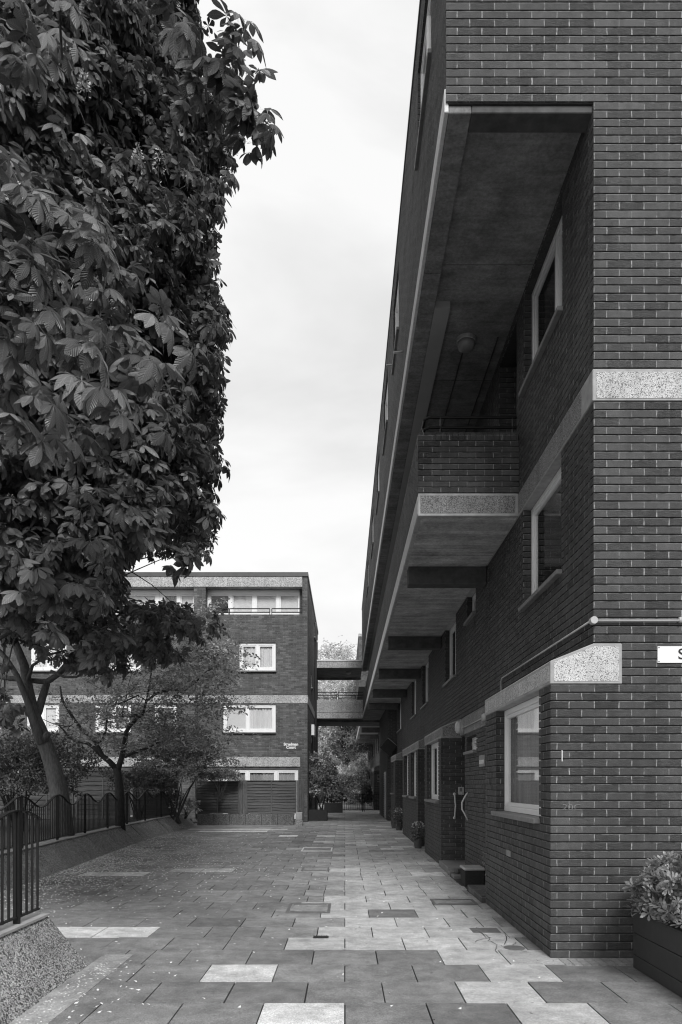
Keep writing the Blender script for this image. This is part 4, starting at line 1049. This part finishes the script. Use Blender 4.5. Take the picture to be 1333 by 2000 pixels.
    for j, i in enumerate(sel):
        q = p[i]; z0_ = max(2.0, q[2]-rr.uniform(.3, 2.2)); P = limb(br, (TC[0], TC[1], z0_), tuple(q), .045, .006, .06, 8, 6, .22, j)
        near = np.argsort(((p-q)**2).sum(1))[1:9]
        for k in near:
            if np.linalg.norm(p[k]-q) < .9: limb(br, P[6], tuple(p[k]), .014, .005, .0, 4, 5, .15, int(k))
    for i in rr.sample(range(len(p)), 420): br.tube([tuple(p[i]-ax[i]*.3+np.array([0, 0, -.06])), tuple(p[i])], [.008, .005], 4, cap=False)
    br.build('trunk', 'bark_dark', T, T.location, smooth=True)
    # upright flower spikes
    bp, bd, bn, bs = [], [], [], []
    for px, py, Y in ((128,95,6.2),(462,112,5.9),(470,130,5.9),(270,300,7.2),(312,312,7.2),(212,592,6.6),(30,380,4.85),(450,285,7.0),(165,160,6.4),(405,190,7.4),(380,640,8.5),(20,985,6.5)):
        c = np.array(at(px, py, Y)); hgt = rng.uniform(.14, .2)
        for k in range(55):
            t_ = rng.random(); a = rng.uniform(0, 6.28); r_ = .045*(1-t_)+.008
            bp.append(c+np.array([r_*math.cos(a), r_*math.sin(a), (t_-.5)*hgt])); bd.append([math.cos(a), math.sin(a), rng.uniform(-.2, .8)])
    bp = np.array(bp); bd = np.array(bd)+1e-3; bn = rdir(len(bp))
    cloud('blossom', OV1, bp, bd, bn, rng.uniform(.018, .032, len(bp)), np.full(len(bp), 1.7), 'leaf_var', T, tuple(T.location))
tree_near()

# ---- chestnut with the leaning trunk in the bed
def tree_mid():
    Yt = 16.0
    def q3(px, py, dy=0): return tuple(at(px, py, Yt+dy))
    T = thing('chestnut_tree', 'chestnut tree with a leaning pale trunk in the bed behind the railing', 'tree', (at(124, 1560, Yt).x, Yt, .24))
    b = MB()
    base = at(126, 1600, Yt); base.z = .15
    b.tube([base, at(116, 1545, Yt), at(104, 1500, Yt), at(93, 1465, Yt), at(80, 1432, Yt), at(66, 1395, Yt), at(56, 1350, Yt), at(48, 1300, Yt+.2), at(30, 1255, Yt+.3), at(5, 1215, Yt+.5), at(-20, 1100, Yt+.5), at(0, 950, Yt+.6)], [.26, .20, .175, .165, .165, .135, .115, .10, .085, .07, .05, .02], 12)
    b.tube([at(84, 1452, Yt-.1), at(72, 1420, Yt-.15), at(56, 1375, Yt-.2), at(34, 1320, Yt-.3), at(14, 1288, Yt-.3), at(-10, 1262, Yt-.3)], [.11, .085, .07, .06, .055, .05], 9)
    b.tube([at(66, 1408, Yt), at(76, 1388, Yt+.1), at(84, 1360, Yt+.1), at(92, 1335, Yt+.2)], [.10, .09, .085, .075], 10)
    b.tube([at(-20, 1318, Yt+.3), at(20, 1325, Yt+.2), at(60, 1329, Yt+.2), at(92, 1332, Yt+.2), at(115, 1316, Yt), at(146, 1278, Yt-.2), at(180, 1235, Yt-.3), at(250, 1190, Yt-.4)], [.06, .06, .055, .07, .065, .055, .04, .02], 9)
    b.tube([at(88, 1445, Yt-.12), at(93, 1430, Yt-.16)], [.075, .06], 9)
    b.tube([at(100, 1310, Yt), at(125, 1322, Yt-.1), at(150, 1322, Yt-.2), at(170, 1312, Yt-.2)], [.03, .03, .025, .015], 7)
    b.tube([at(54, 1330, Yt), at(64, 1300, Yt), at(92, 1280, Yt-.1), at(130, 1270, Yt)], [.05, .035, .03, .02], 7)
    rr = random.Random(4)
    # foliage in boughs: (px, py, spread px x, spread px y, count, depth)
    pts = []
    for px, py, sx_, sy_, n_, Y in ((120,960,150,70,130,16),(60,1060,110,70,90,16),(250,1040,110,60,110,15.5),(330,1000,80,60,80,15),(190,1150,85,55,140,15.5),(150,1230,70,45,70,16),(235,1250,55,40,60,15),
                                  (320,1195,60,24,44,14.5),(375,1222,42,18,34,14.2),(300,1245,45,20,24,14.5),(330,1278,40,12,16,14.2),(20,1200,50,60,60,16),(180,1290,50,25,40,15.6),(10,1390,30,25,22,15.4),(380,1060,40,35,50,14.5)):
        for _ in range(n_):
            x_, y_ = rng.normal(px, sx_*.6), rng.normal(py, sy_*.6); pts.append(np.array(at(x_, y_, Y+rng.normal()*.9)))
    p = np.array(pts); hx, hy = proj(p); p = p[~((hx > 250) & (hy > 1085) & (hy < 1172))]; hx, hy = proj(p); p = p[(hx < np.interp(hy, [800, 1000, 1100, 1130, 1160, 1300], [430, 430, 400, 300, 440, 440]))]
    c = np.array([-7.2, 15.8, 0]); dv = p-c; dv[:, 2] = rng.uniform(-.6, .3, len(p)); ax = dv/np.linalg.norm(dv, axis=1, keepdims=True)
    pos, d, n, size = shoots_to_leaves(p, ax, 6, .145)
    cloud('crown', CHS, pos, d, n, size, np.clip(rng.lognormal(.25, .38, len(pos)), .5, 2.6), 'leaf_chestnut', T, tuple(T.location))
    for j, i in enumerate(rr.sample(range(len(p)), 60)):
        q = p[i]; s_ = at(rr.choice((20, 50, 180, 100)), rr.choice((1240, 1180, 1100)), Yt); limb(b, s_, tuple(q), .03, .006, .08, 7, 5, .12, j)
    b.build('trunk', 'bark', T, T.location, smooth=True)
tree_mid()

# ---- small forked tree with fine leaves
def tree_small():
    Yt = 19.5
    T = thing('small_tree', 'slim forked tree with fine sparse leaves before the brick block', 'tree', (at(232, 1540, Yt).x, Yt, .24))
    b = MB(); A_ = lambda px, py, dy=0: at(px, py, Yt+dy)
    base = A_(236, 1590); base.z = .15
    b.tube([base, A_(234, 1540), A_(231, 1515), A_(228, 1500)], [.14, .115, .10, .10], 10)
    b.tube([A_(228, 1502), A_(215, 1488), A_(200, 1476), A_(188, 1452), A_(180, 1440), A_(160, 1425), A_(145, 1405), A_(133, 1385), A_(122, 1368), A_(118, 1340)], [.085, .075, .07, .06, .055, .05, .045, .04, .035, .02], 8)
    b.tube([A_(200, 1477), A_(186, 1462), A_(172, 1452), A_(150, 1448), A_(135, 1440), A_(124, 1425), A_(110, 1412)], [.06, .05, .045, .035, .03, .025, .02], 7)
    b.tube([A_(230, 1505), A_(238, 1480), A_(243, 1455), A_(247, 1430), A_(254, 1418), A_(270, 1402), A_(280, 1394)], [.085, .075, .068, .06, .055, .05, .05], 8)
    b.tube([A_(243, 1478), A_(262, 1470), A_(285, 1462), A_(305, 1452), A_(326, 1446)], [.05, .042, .036, .03, .02], 7)
    b.tube([A_(188, 1455, .2), A_(200, 1445), A_(208, 1425), A_(209, 1385), A_(216, 1380), A_(240, 1372), A_(270, 1358), A_(285, 1367)], [.03, .03, .03, .028, .025, .02, .02, .01], 6)
    b.tube([A_(280, 1394, .1), A_(286, 1370, .2), A_(305, 1355, .2), A_(335, 1347, .2), A_(360, 1349, .2), A_(380, 1335, .2), A_(405, 1310, .2), A_(430, 1300, .2)], [.035, .035, .034, .032, .028, .022, .018, .01], 7)
    b.tube([A_(286, 1372, .2), A_(292, 1340, .2), A_(298, 1300, .2), A_(300, 1270, .2)], [.03, .024, .018, .01], 6)
    b.tube([A_(150, 1408), A_(135, 1420), A_(100, 1412), A_(85, 1405)], [.018, .015, .012, .008], 5)
    P = []; rr = random.Random(2)
    for px, py, sx_, sy_, n_ in ((150,1390,45,40,380),(200,1390,60,45,380),(280,1400,70,50,520),(330,1440,60,45,560),(380,1420,40,50,420),(360,1360,55,40,300),(300,1330,70,40,550),(390,1300,55,45,700),(430,1285,40,28,380),(400,1240,50,40,450),(320,1260,70,40,380),(240,1450,70,30,240),(420,1360,35,40,350),(180,1290,70,40,300),(230,1220,70,40,300),(470,1290,25,12,60),(420,1450,30,22,160)):
        nb_ = max(3, n_//16)
        cs = [(rng.normal(px, sx_*.6), rng.normal(py, sy_*.6), Yt+rng.normal()*.9) for _ in range(nb_)]
        for c in cs:
            c3 = np.array(at(*c)); P.append(c3+rng.normal(size=(15, 3))*np.array([.24, .24, .09]))
            if rr.random() < .05: limb(b, A_(240+rr.uniform(-60, 60), 1400), tuple(c3), .010, .004, .05, 6, 4, .3, int(c[0]*7) % 999)
    p = np.concatenate(P); N = len(p)
    d = rdir(N); d[:, 2] *= .5; n = np.array([0, 0, 1.])+rdir(N)*.6
    cloud('crown', FIN, p, d, n, rng.uniform(.075, .145, N), np.clip(rng.lognormal(.05, .45, N), .35, 2.6), 'leaf_fine', T, tuple(T.location))
    b.build('trunk', 'bark_dark', T, T.location, smooth=True)
tree_small()

def bush(name, label, c, rad, n, size, mat, tmpl, flat=.6, stems=True, cat='shrub', lumps=.42, tone_s=.38, base_z=None, seed=1):
    c = np.array(c, float); rad = np.array(rad, float)
    v = rdir(n); v[:, 2] = np.where(v[:, 2] < -.35, -v[:, 2], v[:, 2])
    k = 1+lump(v*2.2+c*.3, 1.6, seed)*lumps+lump(v*5+c, 1.3, seed+1)*lumps*.5
    r = k*(1-np.minimum(rng.exponential(.13, n), .7))
    p = c+v*rad*r[:, None]
    bz = base_z if base_z is not None else c[2]-rad[2]*.5
    T = thing(name, label, cat, (c[0], c[1], bz))
    d = v+rdir(n)*.7; nn = v*.8+np.array([0, 0, flat])+rdir(n)*.5
    p[:, 2] = np.maximum(p[:, 2], bz+.02)
    cloud('foliage', tmpl, p, d, nn, size*rng.uniform(.7, 1.25, n), np.clip(rng.lognormal(0, tone_s, n), .4, 2.4), mat, T, tuple(T.location))
    if stems:
        b = MB()
        for j in range(9): limb(b, (c[0]+random.uniform(-.1, .1)*rad[0], c[1], bz-.05), tuple(c+rdir(1)[0]*rad*.7*np.array([1, 1, .6])), .018*rad[0]+.006, .006, .1, 5, 5, .1, j)
        b.build('stems', 'bark_dark', T, T.location)
    return T
def wob(px, py, Y): return tuple(at(px, py, Y))
bush('shrub', 'spreading shrub behind the leaning trunk at the left edge', wob(40, 1525, 20.5), (1.9, 1.2, 1.15), 5200, .10, 'leaf_dark', FIN, seed=3, base_z=.24)
bush('shrub', 'light upper shrub against the wall at the far left', wob(30, 1475, 22.5), (1.7, 1.0, .9), 3000, .09, 'leaf_fine', FIN, seed=8, base_z=.24)
bush('shrub', 'dark dense shrub behind the railing left of the wooden fence', wob(345, 1500, 25.5), (1.55, .9, 1.35), 5200, .105, 'leaf_dark', FIN, seed=13, base_z=.24)
bush('shrub', 'low dark shrub between the forked tree and the dense shrub', wob(275, 1535, 24.5), (1.0, .8, .65), 2200, .09, 'leaf_dark', FIN, seed=17, base_z=.24)
bush('climbing_plant', 'leafy sprays hanging over the top of the wooden fence', wob(430, 1518, 27.5), (.75, .25, .28), 900, .10, 'leaf_fine', FIN, seed=19, base_z=1.0)
bush('garden_plant', 'pale variegated plant spilling over the end of the long sloping wall', wob(362, 1578, 26.6), (.42, .3, .30), 420, .13, 'leaf_var', OV1, seed=23, base_z=.36)
# near right planter and its shrub
PB = thing('planter_box', 'dark boarded planter box at the right edge by the brick corner', 'planter', (2.85, 5.5, 0))
q = MB(); x0, x1, y0, y1 = 2.452, 3.05, 4.4, 6.14
for a, b in ((.004, .115), (.119, .30), (.304, .475)):
    q.box(x0, x0+.03, y0, y1, a, b); q.box(x1-.03, x1, y0, y1, a, b); q.box(x0+.03, x1-.03, y1-.03, y1, a, b); q.box(x0+.03, x1-.03, y0, y0+.03, a, b)
q.build('board_side', 'darkpaint', PB, PB.location, bevel=.003)
q = MB(); q.box(x0+.03, x1-.03, y0+.03, y1-.03, .02, .43); q.build('earth', 'soil', PB, PB.location)
q = MB(); q.box(x0-.008, x0+.045, y0-.01, y1+.008, .476, .49); q.box(x0+.045, x1, y1-.045, y1+.008, .476, .49); q.build('rim', 'darkpaint', PB, PB.location, bevel=.003)
bush('shrub', 'rounded shrub of glossy oval leaf rosettes in the near planter box', (2.82, 5.60, .64), (.48, .66, .35), 1150, .064, 'leaf_glossy', ROS, flat=.7, seed=29, base_z=.44, lumps=.12, tone_s=.28)
# planters by the far corner
PB2 = thing('planter_box', 'dark planter box at the corner of the brick block facing the camera', 'planter', (-1.1, 31.5, 0))
q = MB(); a_, b_ = at(602.5, 1600, 31.3).x, at(640, 1600, 31.3).x
q.box(a_, b_, 31.2, 31.9, 0, .47); q.build('trough', 'darkpaint', PB2, PB2.location, bevel=.02)
bush('shrub', 'broad leafy shrub in the planter at the brick block corner', wob(628, 1540, 31.6), (.70, .5, .92), 1700, .15, 'leaf_fine', FIN, seed=33, base_z=.45, lumps=.75, tone_s=.5)
PB3 = thing('planter_box', 'lower dark planter box beside the far gate', 'planter', (-.5, 40.6, 0))
q = MB(); q.box(-1.15, -.12, 40.2, 41.0, 0, .55); q.build('trough', 'darkpaint', PB3, PB3.location, bevel=.02)
bush('shrub', 'leafy shrub in the planter beside the far gate', (-.65, 40.7, 1.35), (.9, .5, .95), 1300, .17, 'leaf_fine', FIN, seed=37, base_z=.5, lumps=.7, tone_s=.5)
# background beyond the gate
i = 0
for px, py, Y, rx, rz, n_, mat, lab in ((672,1535,50,1.2,1.2,1500,'leaf_pale','pale feathery shrub straight behind the far gate'),(700,1530,54,1.1,1.5,1500,'leaf_pale','bushy shrub behind the far gate close to the right block'),(640,1520,56,1.6,1.9,1800,'leaf_pale','bushy shrub behind the far gate close to the left block'),(716,1560,46,.35,.7,500,'leaf_dark','narrow dark bush against the distant right block'),(690,1562,47,.6,.6,600,'leaf_pale','small bush just behind the bars of the far gate'),(655,1558,46.5,.7,.6,600,'leaf_dark','small dark bush just behind the far gate on its left')):
    bush('shrub', lab, wob(px, py, Y), (rx, 1.0, rz), n_, .20, mat, FIN, seed=41+i, base_z=0, lumps=.3, stems=False); i += 1
def far_tree(label, px, Y, ztop, zbase, rx, n_, mat, size, trunk, seed):
    X = (px-CX)*Y/F; T = thing('broadleaf_tree', label, 'tree', (X, Y, 0)); b = MB()
    b.tube(trunk, [.32-.27*k/(len(trunk)-1) for k in range(len(trunk))], 9)
    P = []; zc_ = (ztop+zbase)/2; hz_ = (ztop-zbase)/2
    nb_ = 80; rr = np.random.default_rng(seed)
    for k in range(nb_):
        v = rr.normal(size=3); v /= np.linalg.norm(v); r_ = rr.uniform(.45, 1.0)
        c = np.array([X+v[0]*rx*r_, Y+v[1]*rx*.8*r_, zc_+v[2]*hz_*r_]); m = n_//nb_
        P.append(c+rr.normal(size=(m, 3))*np.array([.55, .5, .38])*(rx/4)**.5)
        if k % 4 == 0: limb(b, trunk[len(trunk)//2], tuple(c), .09, .02, .1, 6, 5, .1, k)
    p = np.concatenate(P); N = len(p); d = rdir(N); nn = np.array([0, 0, .9])+rdir(N)*.7
    cloud('crown', FIN, p, d, nn, size*rng.uniform(.7, 1.2, N), np.clip(rng.lognormal(0, .35, N), .4, 2.2), mat, T, tuple(T.location))
    b.build('trunk', 'bark', T, T.location, smooth=True)
Yt = 58
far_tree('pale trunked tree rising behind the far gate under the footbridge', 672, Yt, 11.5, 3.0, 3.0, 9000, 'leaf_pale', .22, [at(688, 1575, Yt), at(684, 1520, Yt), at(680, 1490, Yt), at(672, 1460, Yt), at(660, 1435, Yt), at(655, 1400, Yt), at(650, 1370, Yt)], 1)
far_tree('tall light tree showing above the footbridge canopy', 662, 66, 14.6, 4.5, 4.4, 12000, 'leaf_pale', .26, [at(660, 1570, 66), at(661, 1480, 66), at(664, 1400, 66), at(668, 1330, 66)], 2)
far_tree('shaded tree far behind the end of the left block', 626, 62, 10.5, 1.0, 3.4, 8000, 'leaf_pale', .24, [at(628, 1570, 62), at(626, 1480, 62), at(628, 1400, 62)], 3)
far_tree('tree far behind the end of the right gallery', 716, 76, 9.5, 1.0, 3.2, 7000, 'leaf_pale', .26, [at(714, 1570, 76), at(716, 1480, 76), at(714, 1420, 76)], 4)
hd = MB(); hd.box(-14, 10, 88, 90, 0, 3.2)
# flowers in pots along the right wall
def flowerpot(label, px, py_base, Y, r, hpot, fol, flowers, mat, white=False):
    X = (px-CX)*Y/F
    t = thing('flower_pot', label, 'potted plant', (X, Y, 0))
    q = MB(); q.lathe((X, Y, 0), [(r*.7, .002), (r, hpot), (r*.9, hpot)], 'z', 14); q.build('pot', 'terracotta', t, t.location)
    n_ = 220; v = rdir(n_); p = np.array([X, Y, hpot+fol*.5])+v*np.array([r*1.35, r*1.35, fol*.6])*rng.uniform(.5, 1, (n_, 1))
    cloud('foliage', OV1, p, v+rdir(n_)*.5, v+np.array([0, 0, .6]), rng.uniform(.06, .10, n_), np.clip(rng.lognormal(0, .3, n_), .5, 2), 'leaf_dark', t, tuple(t.location))
    if flowers:
        n_ = flowers; v = rdir(n_); v[:, 2] = np.abs(v[:, 2])*.8+.3; p = np.array([X, Y, hpot+fol*.75])+v*np.array([r*1.1, r*1.1, fol*.45])
        cloud('flowers', OV1, p, v+rdir(n_)*.6, v+.01, rng.uniform(.03, .05, n_), np.full(n_, 1.9), 'leaf_var', t, tuple(t.location))
Yp = 17.7; flowerpot('potted plant with a white flower head by the second brick bay', 817, 1655, 17.75, .12, .22, .34, 110, 'leaf_dark')
flowerpot('dark leafy pot plant standing farthest along the right wall', 772, 1615, 26.0, .16, .22, .5, 0, 'leaf_dark')
flowerpot('leafy pot plant with pale buds next to the farthest pot', 780, 1612, 24.7, .14, .2, .45, 60, 'leaf_dark')
# doorway clutter: concrete block trough, loose bricks, straggling vine
cb = thing('block_trough', 'dark square trough with a pale rim by the entrance step', 'trough', (2.0, 11.2, 0))
q = MB(); q.box(1.83, 2.13, 11.0, 11.42, 0, .245); q.build('body', 'darkblock', cb, cb.location, bevel=.008)
q = MB(); q.box(1.815, 2.14, 10.985, 11.435, .247, .29); q.build('rim', 'pipe', cb, cb.location, bevel=.015)
for k, (x, y, z, rz, lab) in enumerate(((1.90, 12.25, 0, 14, 'loose brick lying flat beside the doorstep'), (2.04, 12.08, 0, -12, 'loose brick on the ground nearest the dark trough'), (1.96, 12.2, .07, 30, 'loose brick resting on two others by the doorstep'))):
    q = MB(); q.box(-.107, .107, -.052, .052, 0, .066); o = q.build('loose_brick', 'brick_far', bevel=.006); o.location = (x, y, z+.003); o.rotation_euler = (0, 0, R(rz)); tag(o, lab, 'brick', 'loose bricks by the doorstep')
vine = thing('wall_plant', 'straggling dry vine growing up the edge of the near brick bay', 'plant', (2.02, 9.62, .05))
b = MB(); P = []
for k in range(7):
    x, y = 2.0+random.uniform(-.08, .1), 9.60+random.uniform(0, .12); pts = [(x, y, .05)]
    for j in range(7): pts.append((pts[-1][0]+random.uniform(-.04, .035), pts[-1][1]+random.uniform(-.02, .03), pts[-1][2]+.085)); P += [np.array(pts[-1])+rng.normal(size=3)*.03 for _ in range(4)]
    b.tube(pts, .005, 5)
b.build('stems', 'bark', vine, vine.location)
p = np.array(P); cloud('foliage', OV1n, p, rdir(len(p)), rdir(len(p)), rng.uniform(.025, .05, len(p)), np.ones(len(p))*.9, 'leaf_var', vine, tuple(vine.location))

# ================================================================== COVERS AND LITTER ON THE PAVING
def cover(name, label, x0, x1, y0, y1, fill='slab', frame='iron', w_=.035):
    t = thing(name, label, 'cover', ((x0+x1)/2, (y0+y1)/2, .003)); z0, z1 = .003, .012
    q = MB(); q.box(x0, x1, y0, y0+w_, z0, z1); q.box(x0, x1, y1-w_, y1, z0, z1); q.box(x0, x0+w_, y0+w_, y1-w_, z0, z1); q.box(x1-w_, x1, y0+w_, y1-w_, z0, z1)
    q.box(x0+w_*1.7, x1-w_*1.7, y0+w_*1.7, y0+w_*2.2, z0, z1); q.box(x0+w_*1.7, x1-w_*1.7, y1-w_*2.2, y1-w_*1.7, z0, z1)
    q.build('frame', frame, t, t.location)
    q = MB(); q.box(x0+w_, x1-w_, y0+w_, y1-w_, .0025, .0065, tone=.27); q.build('lid', fill, t, t.location, tone=True)
def gx(px, py): Y = H*F/(py-HY); return ((px-CX)*Y/F, Y)
def cov(label, pl, pr, yn, yf_, **k):
    a, b = gx(pl, yn), gx(pr, yn); c = gx(pl, yf_); cover('manhole_cover', label, a[0], b[0], a[1], c[1], **k)
cov('large inset manhole cover in the middle of the paving', 558, 645, 1784, 1766)
cov('thin framed manhole cover beyond the large one', 588, 643, 1702, 1694)
cov('pale framed manhole cover halfway down the court', 588, 649, 1663, 1656, frame='petal')
cov('inset manhole cover near the right wall by the doorway', 848, 935, 1768, 1757)
a, b = gx(612, 1833), gx(642, 1833); c = gx(612, 1828.5)
t = thing('drain_grate', 'small dark drain grate set in a pale slab', 'drain', (a[0], a[1], .003)); q = MB()
q.box(a[0], b[0], a[1], c[1], .0025, .0045); 
for k in range(6): x = a[0]+(b[0]-a[0])*k/6; q.box(x, x+.008, a[1], c[1], .0045, .010)
q.build('grille', 'black', t, t.location)
a, b = gx(925, 1822), gx(985, 1822); c = gx(925, 1814)
t = thing('drain_cover', 'dark square cover sunk among cracked slabs by the right wall', 'cover', (a[0], a[1], .003)); q = MB()
q.box(a[0], b[0]-.03, a[1], c[1]+.02, .0025, .006); q.build('lid', 'iron', t, t.location)
a = gx(1005, 1852); t = thing('stop_tap_cover', 'round cover worn into the slab at the brick corner', 'cover', (a[0], a[1], .003)); q = MB()
q.lathe((a[0], a[1], .0025), [(.10, 0), (.10, .004), (.085, .006), (.08, .004)], 'z', 22); q.build('lid', 'iron', t, t.location)
# fallen petals
N = 20000
Ys = rng.uniform(5, 24, N); xw = np.interp(Ys, [q[1] for q in inner], [q[0] for q in inner]); Xs = xw+np.abs(rng.exponential(.75, N))+.03
k = int(N*.012); Ys[:k] = rng.uniform(4.6, 6.3, k); Xs[:k] = -2.15+np.abs(rng.exponential(.16, k))
k2 = int(N*.03); Xs[-k2:] = rng.uniform(-5, 1.6, k2); Ys[-k2:] = rng.uniform(5, 25, k2)
w_ = np.exp(-((Ys-14.5)/5.0)**2); keep = (rng.random(N) < w_) | (np.arange(N) < k) | (np.arange(N) > N-k2)
p = np.stack([Xs, Ys, np.full(N, .0085)], 1)[keep]
ang = rng.uniform(0, 6.28, len(p)); d = np.stack([np.cos(ang), np.sin(ang), np.zeros(len(p))], 1)
o = cloud('fallen_petals', OV1, p, d, np.tile([0, 0, 1.], (len(p), 1))+rng.normal(size=(len(p), 3))*.12, rng.uniform(.022, .055, len(p)), np.full(len(p), 2.4), 'leaf_var'); tag(o, kind='stuff')
# dry leaf litter and grit along the foot of the right wall and in the slab joints
n_ = 520; Ys = rng.uniform(6.3, 24, n_); foot = np.where((Ys > 9.5) & (Ys < 13.8), XR, X1); Xs = foot-np.abs(rng.exponential(.06, n_))-.01
Xs[:160] = rng.uniform(-4.5, 1.8, 160); Ys[:160] = rng.uniform(4.6, 18, 160)
m_ = (np.arange(n_) > 380); Ys[m_] = rng.uniform(9.6, 12.6, m_.sum()); Xs[m_] = rng.uniform(1.72, 2.1, m_.sum())
p = np.stack([Xs, Ys, np.full(n_, .010)], 1); ang = rng.uniform(0, 6.28, n_); d = np.stack([np.cos(ang), np.sin(ang), rng.normal(size=n_)*.2], 1)
o = cloud('leaf_litter', OV1n, p, d, np.tile([0, 0, 1.], (n_, 1))+rng.normal(size=(n_, 3))*.35, rng.uniform(.012, .05, n_), np.clip(rng.lognormal(0, .7, n_), .3, 3.5), 'leaf_dark'); tag(o, kind='stuff')
q = MB()                                            # earth gathered by the entrance recess
q.face([(1.80, 9.5, .004), (2.14, 9.5, .012), (2.14, 12.6, .012), (1.78, 12.6, .004)]); tag(q.build('earth_strip', 'soil'), kind='structure')
q = MB(); rr = random.Random(12)                    # cracks in the broken slabs at the corner
for pts in (((930, 1818), (948, 1826), (958, 1832), (955, 1838), (972, 1846), (985, 1850), (1000, 1848), (1012, 1840)), ((958, 1832), (940, 1836), (925, 1842)), ((972, 1846), (968, 1856), (975, 1866)), ((985, 1822), (990, 1832), (985, 1850)), ((1000, 1848), (1020, 1858), (1035, 1862))):
    P = []
    for (a0_, b0_), (a1_, b1_) in zip(pts[:-1], pts[1:]):
        for k in range(4): f_ = k/4; P.append(Vector(gx(a0_+(a1_-a0_)*f_+rr.uniform(-1.5, 1.5), b0_+(b1_-b0_)*f_+rr.uniform(-.8, .8))))
    for a, b in zip(P[:-1], P[1:]):
        t_ = (b-a).normalized(); nn = Vector((-t_.y, t_.x))*rr.uniform(.0015, .0045)
        q.face([(a-nn).to_3d()+Vector((0, 0, .0062)), (b-nn).to_3d()+Vector((0, 0, .0062)), (b+nn).to_3d()+Vector((0, 0, .0062)), (a+nn).to_3d()+Vector((0, 0, .0062))])
tag(q.build('paving_cracks', 'joint'), kind='structure')
# two curled dead leaves
for px, py, lab in ((235, 1737, 'curled dark leaf lying on the paving at the left'), (568, 1782, 'small dark leaf lying beside the large manhole cover')):
    a = gx(px, py); p = np.array([[a[0], a[1], .02]]*3)+rng.normal(size=(3, 3))*.012
    o = cloud('dead_leaf', OV1, p, rdir(3), rdir(3), np.array([.10, .08, .07]), np.full(3, .5), 'leaf_dark', origin=(a[0], a[1], .01)); tag(o, lab, 'leaf')
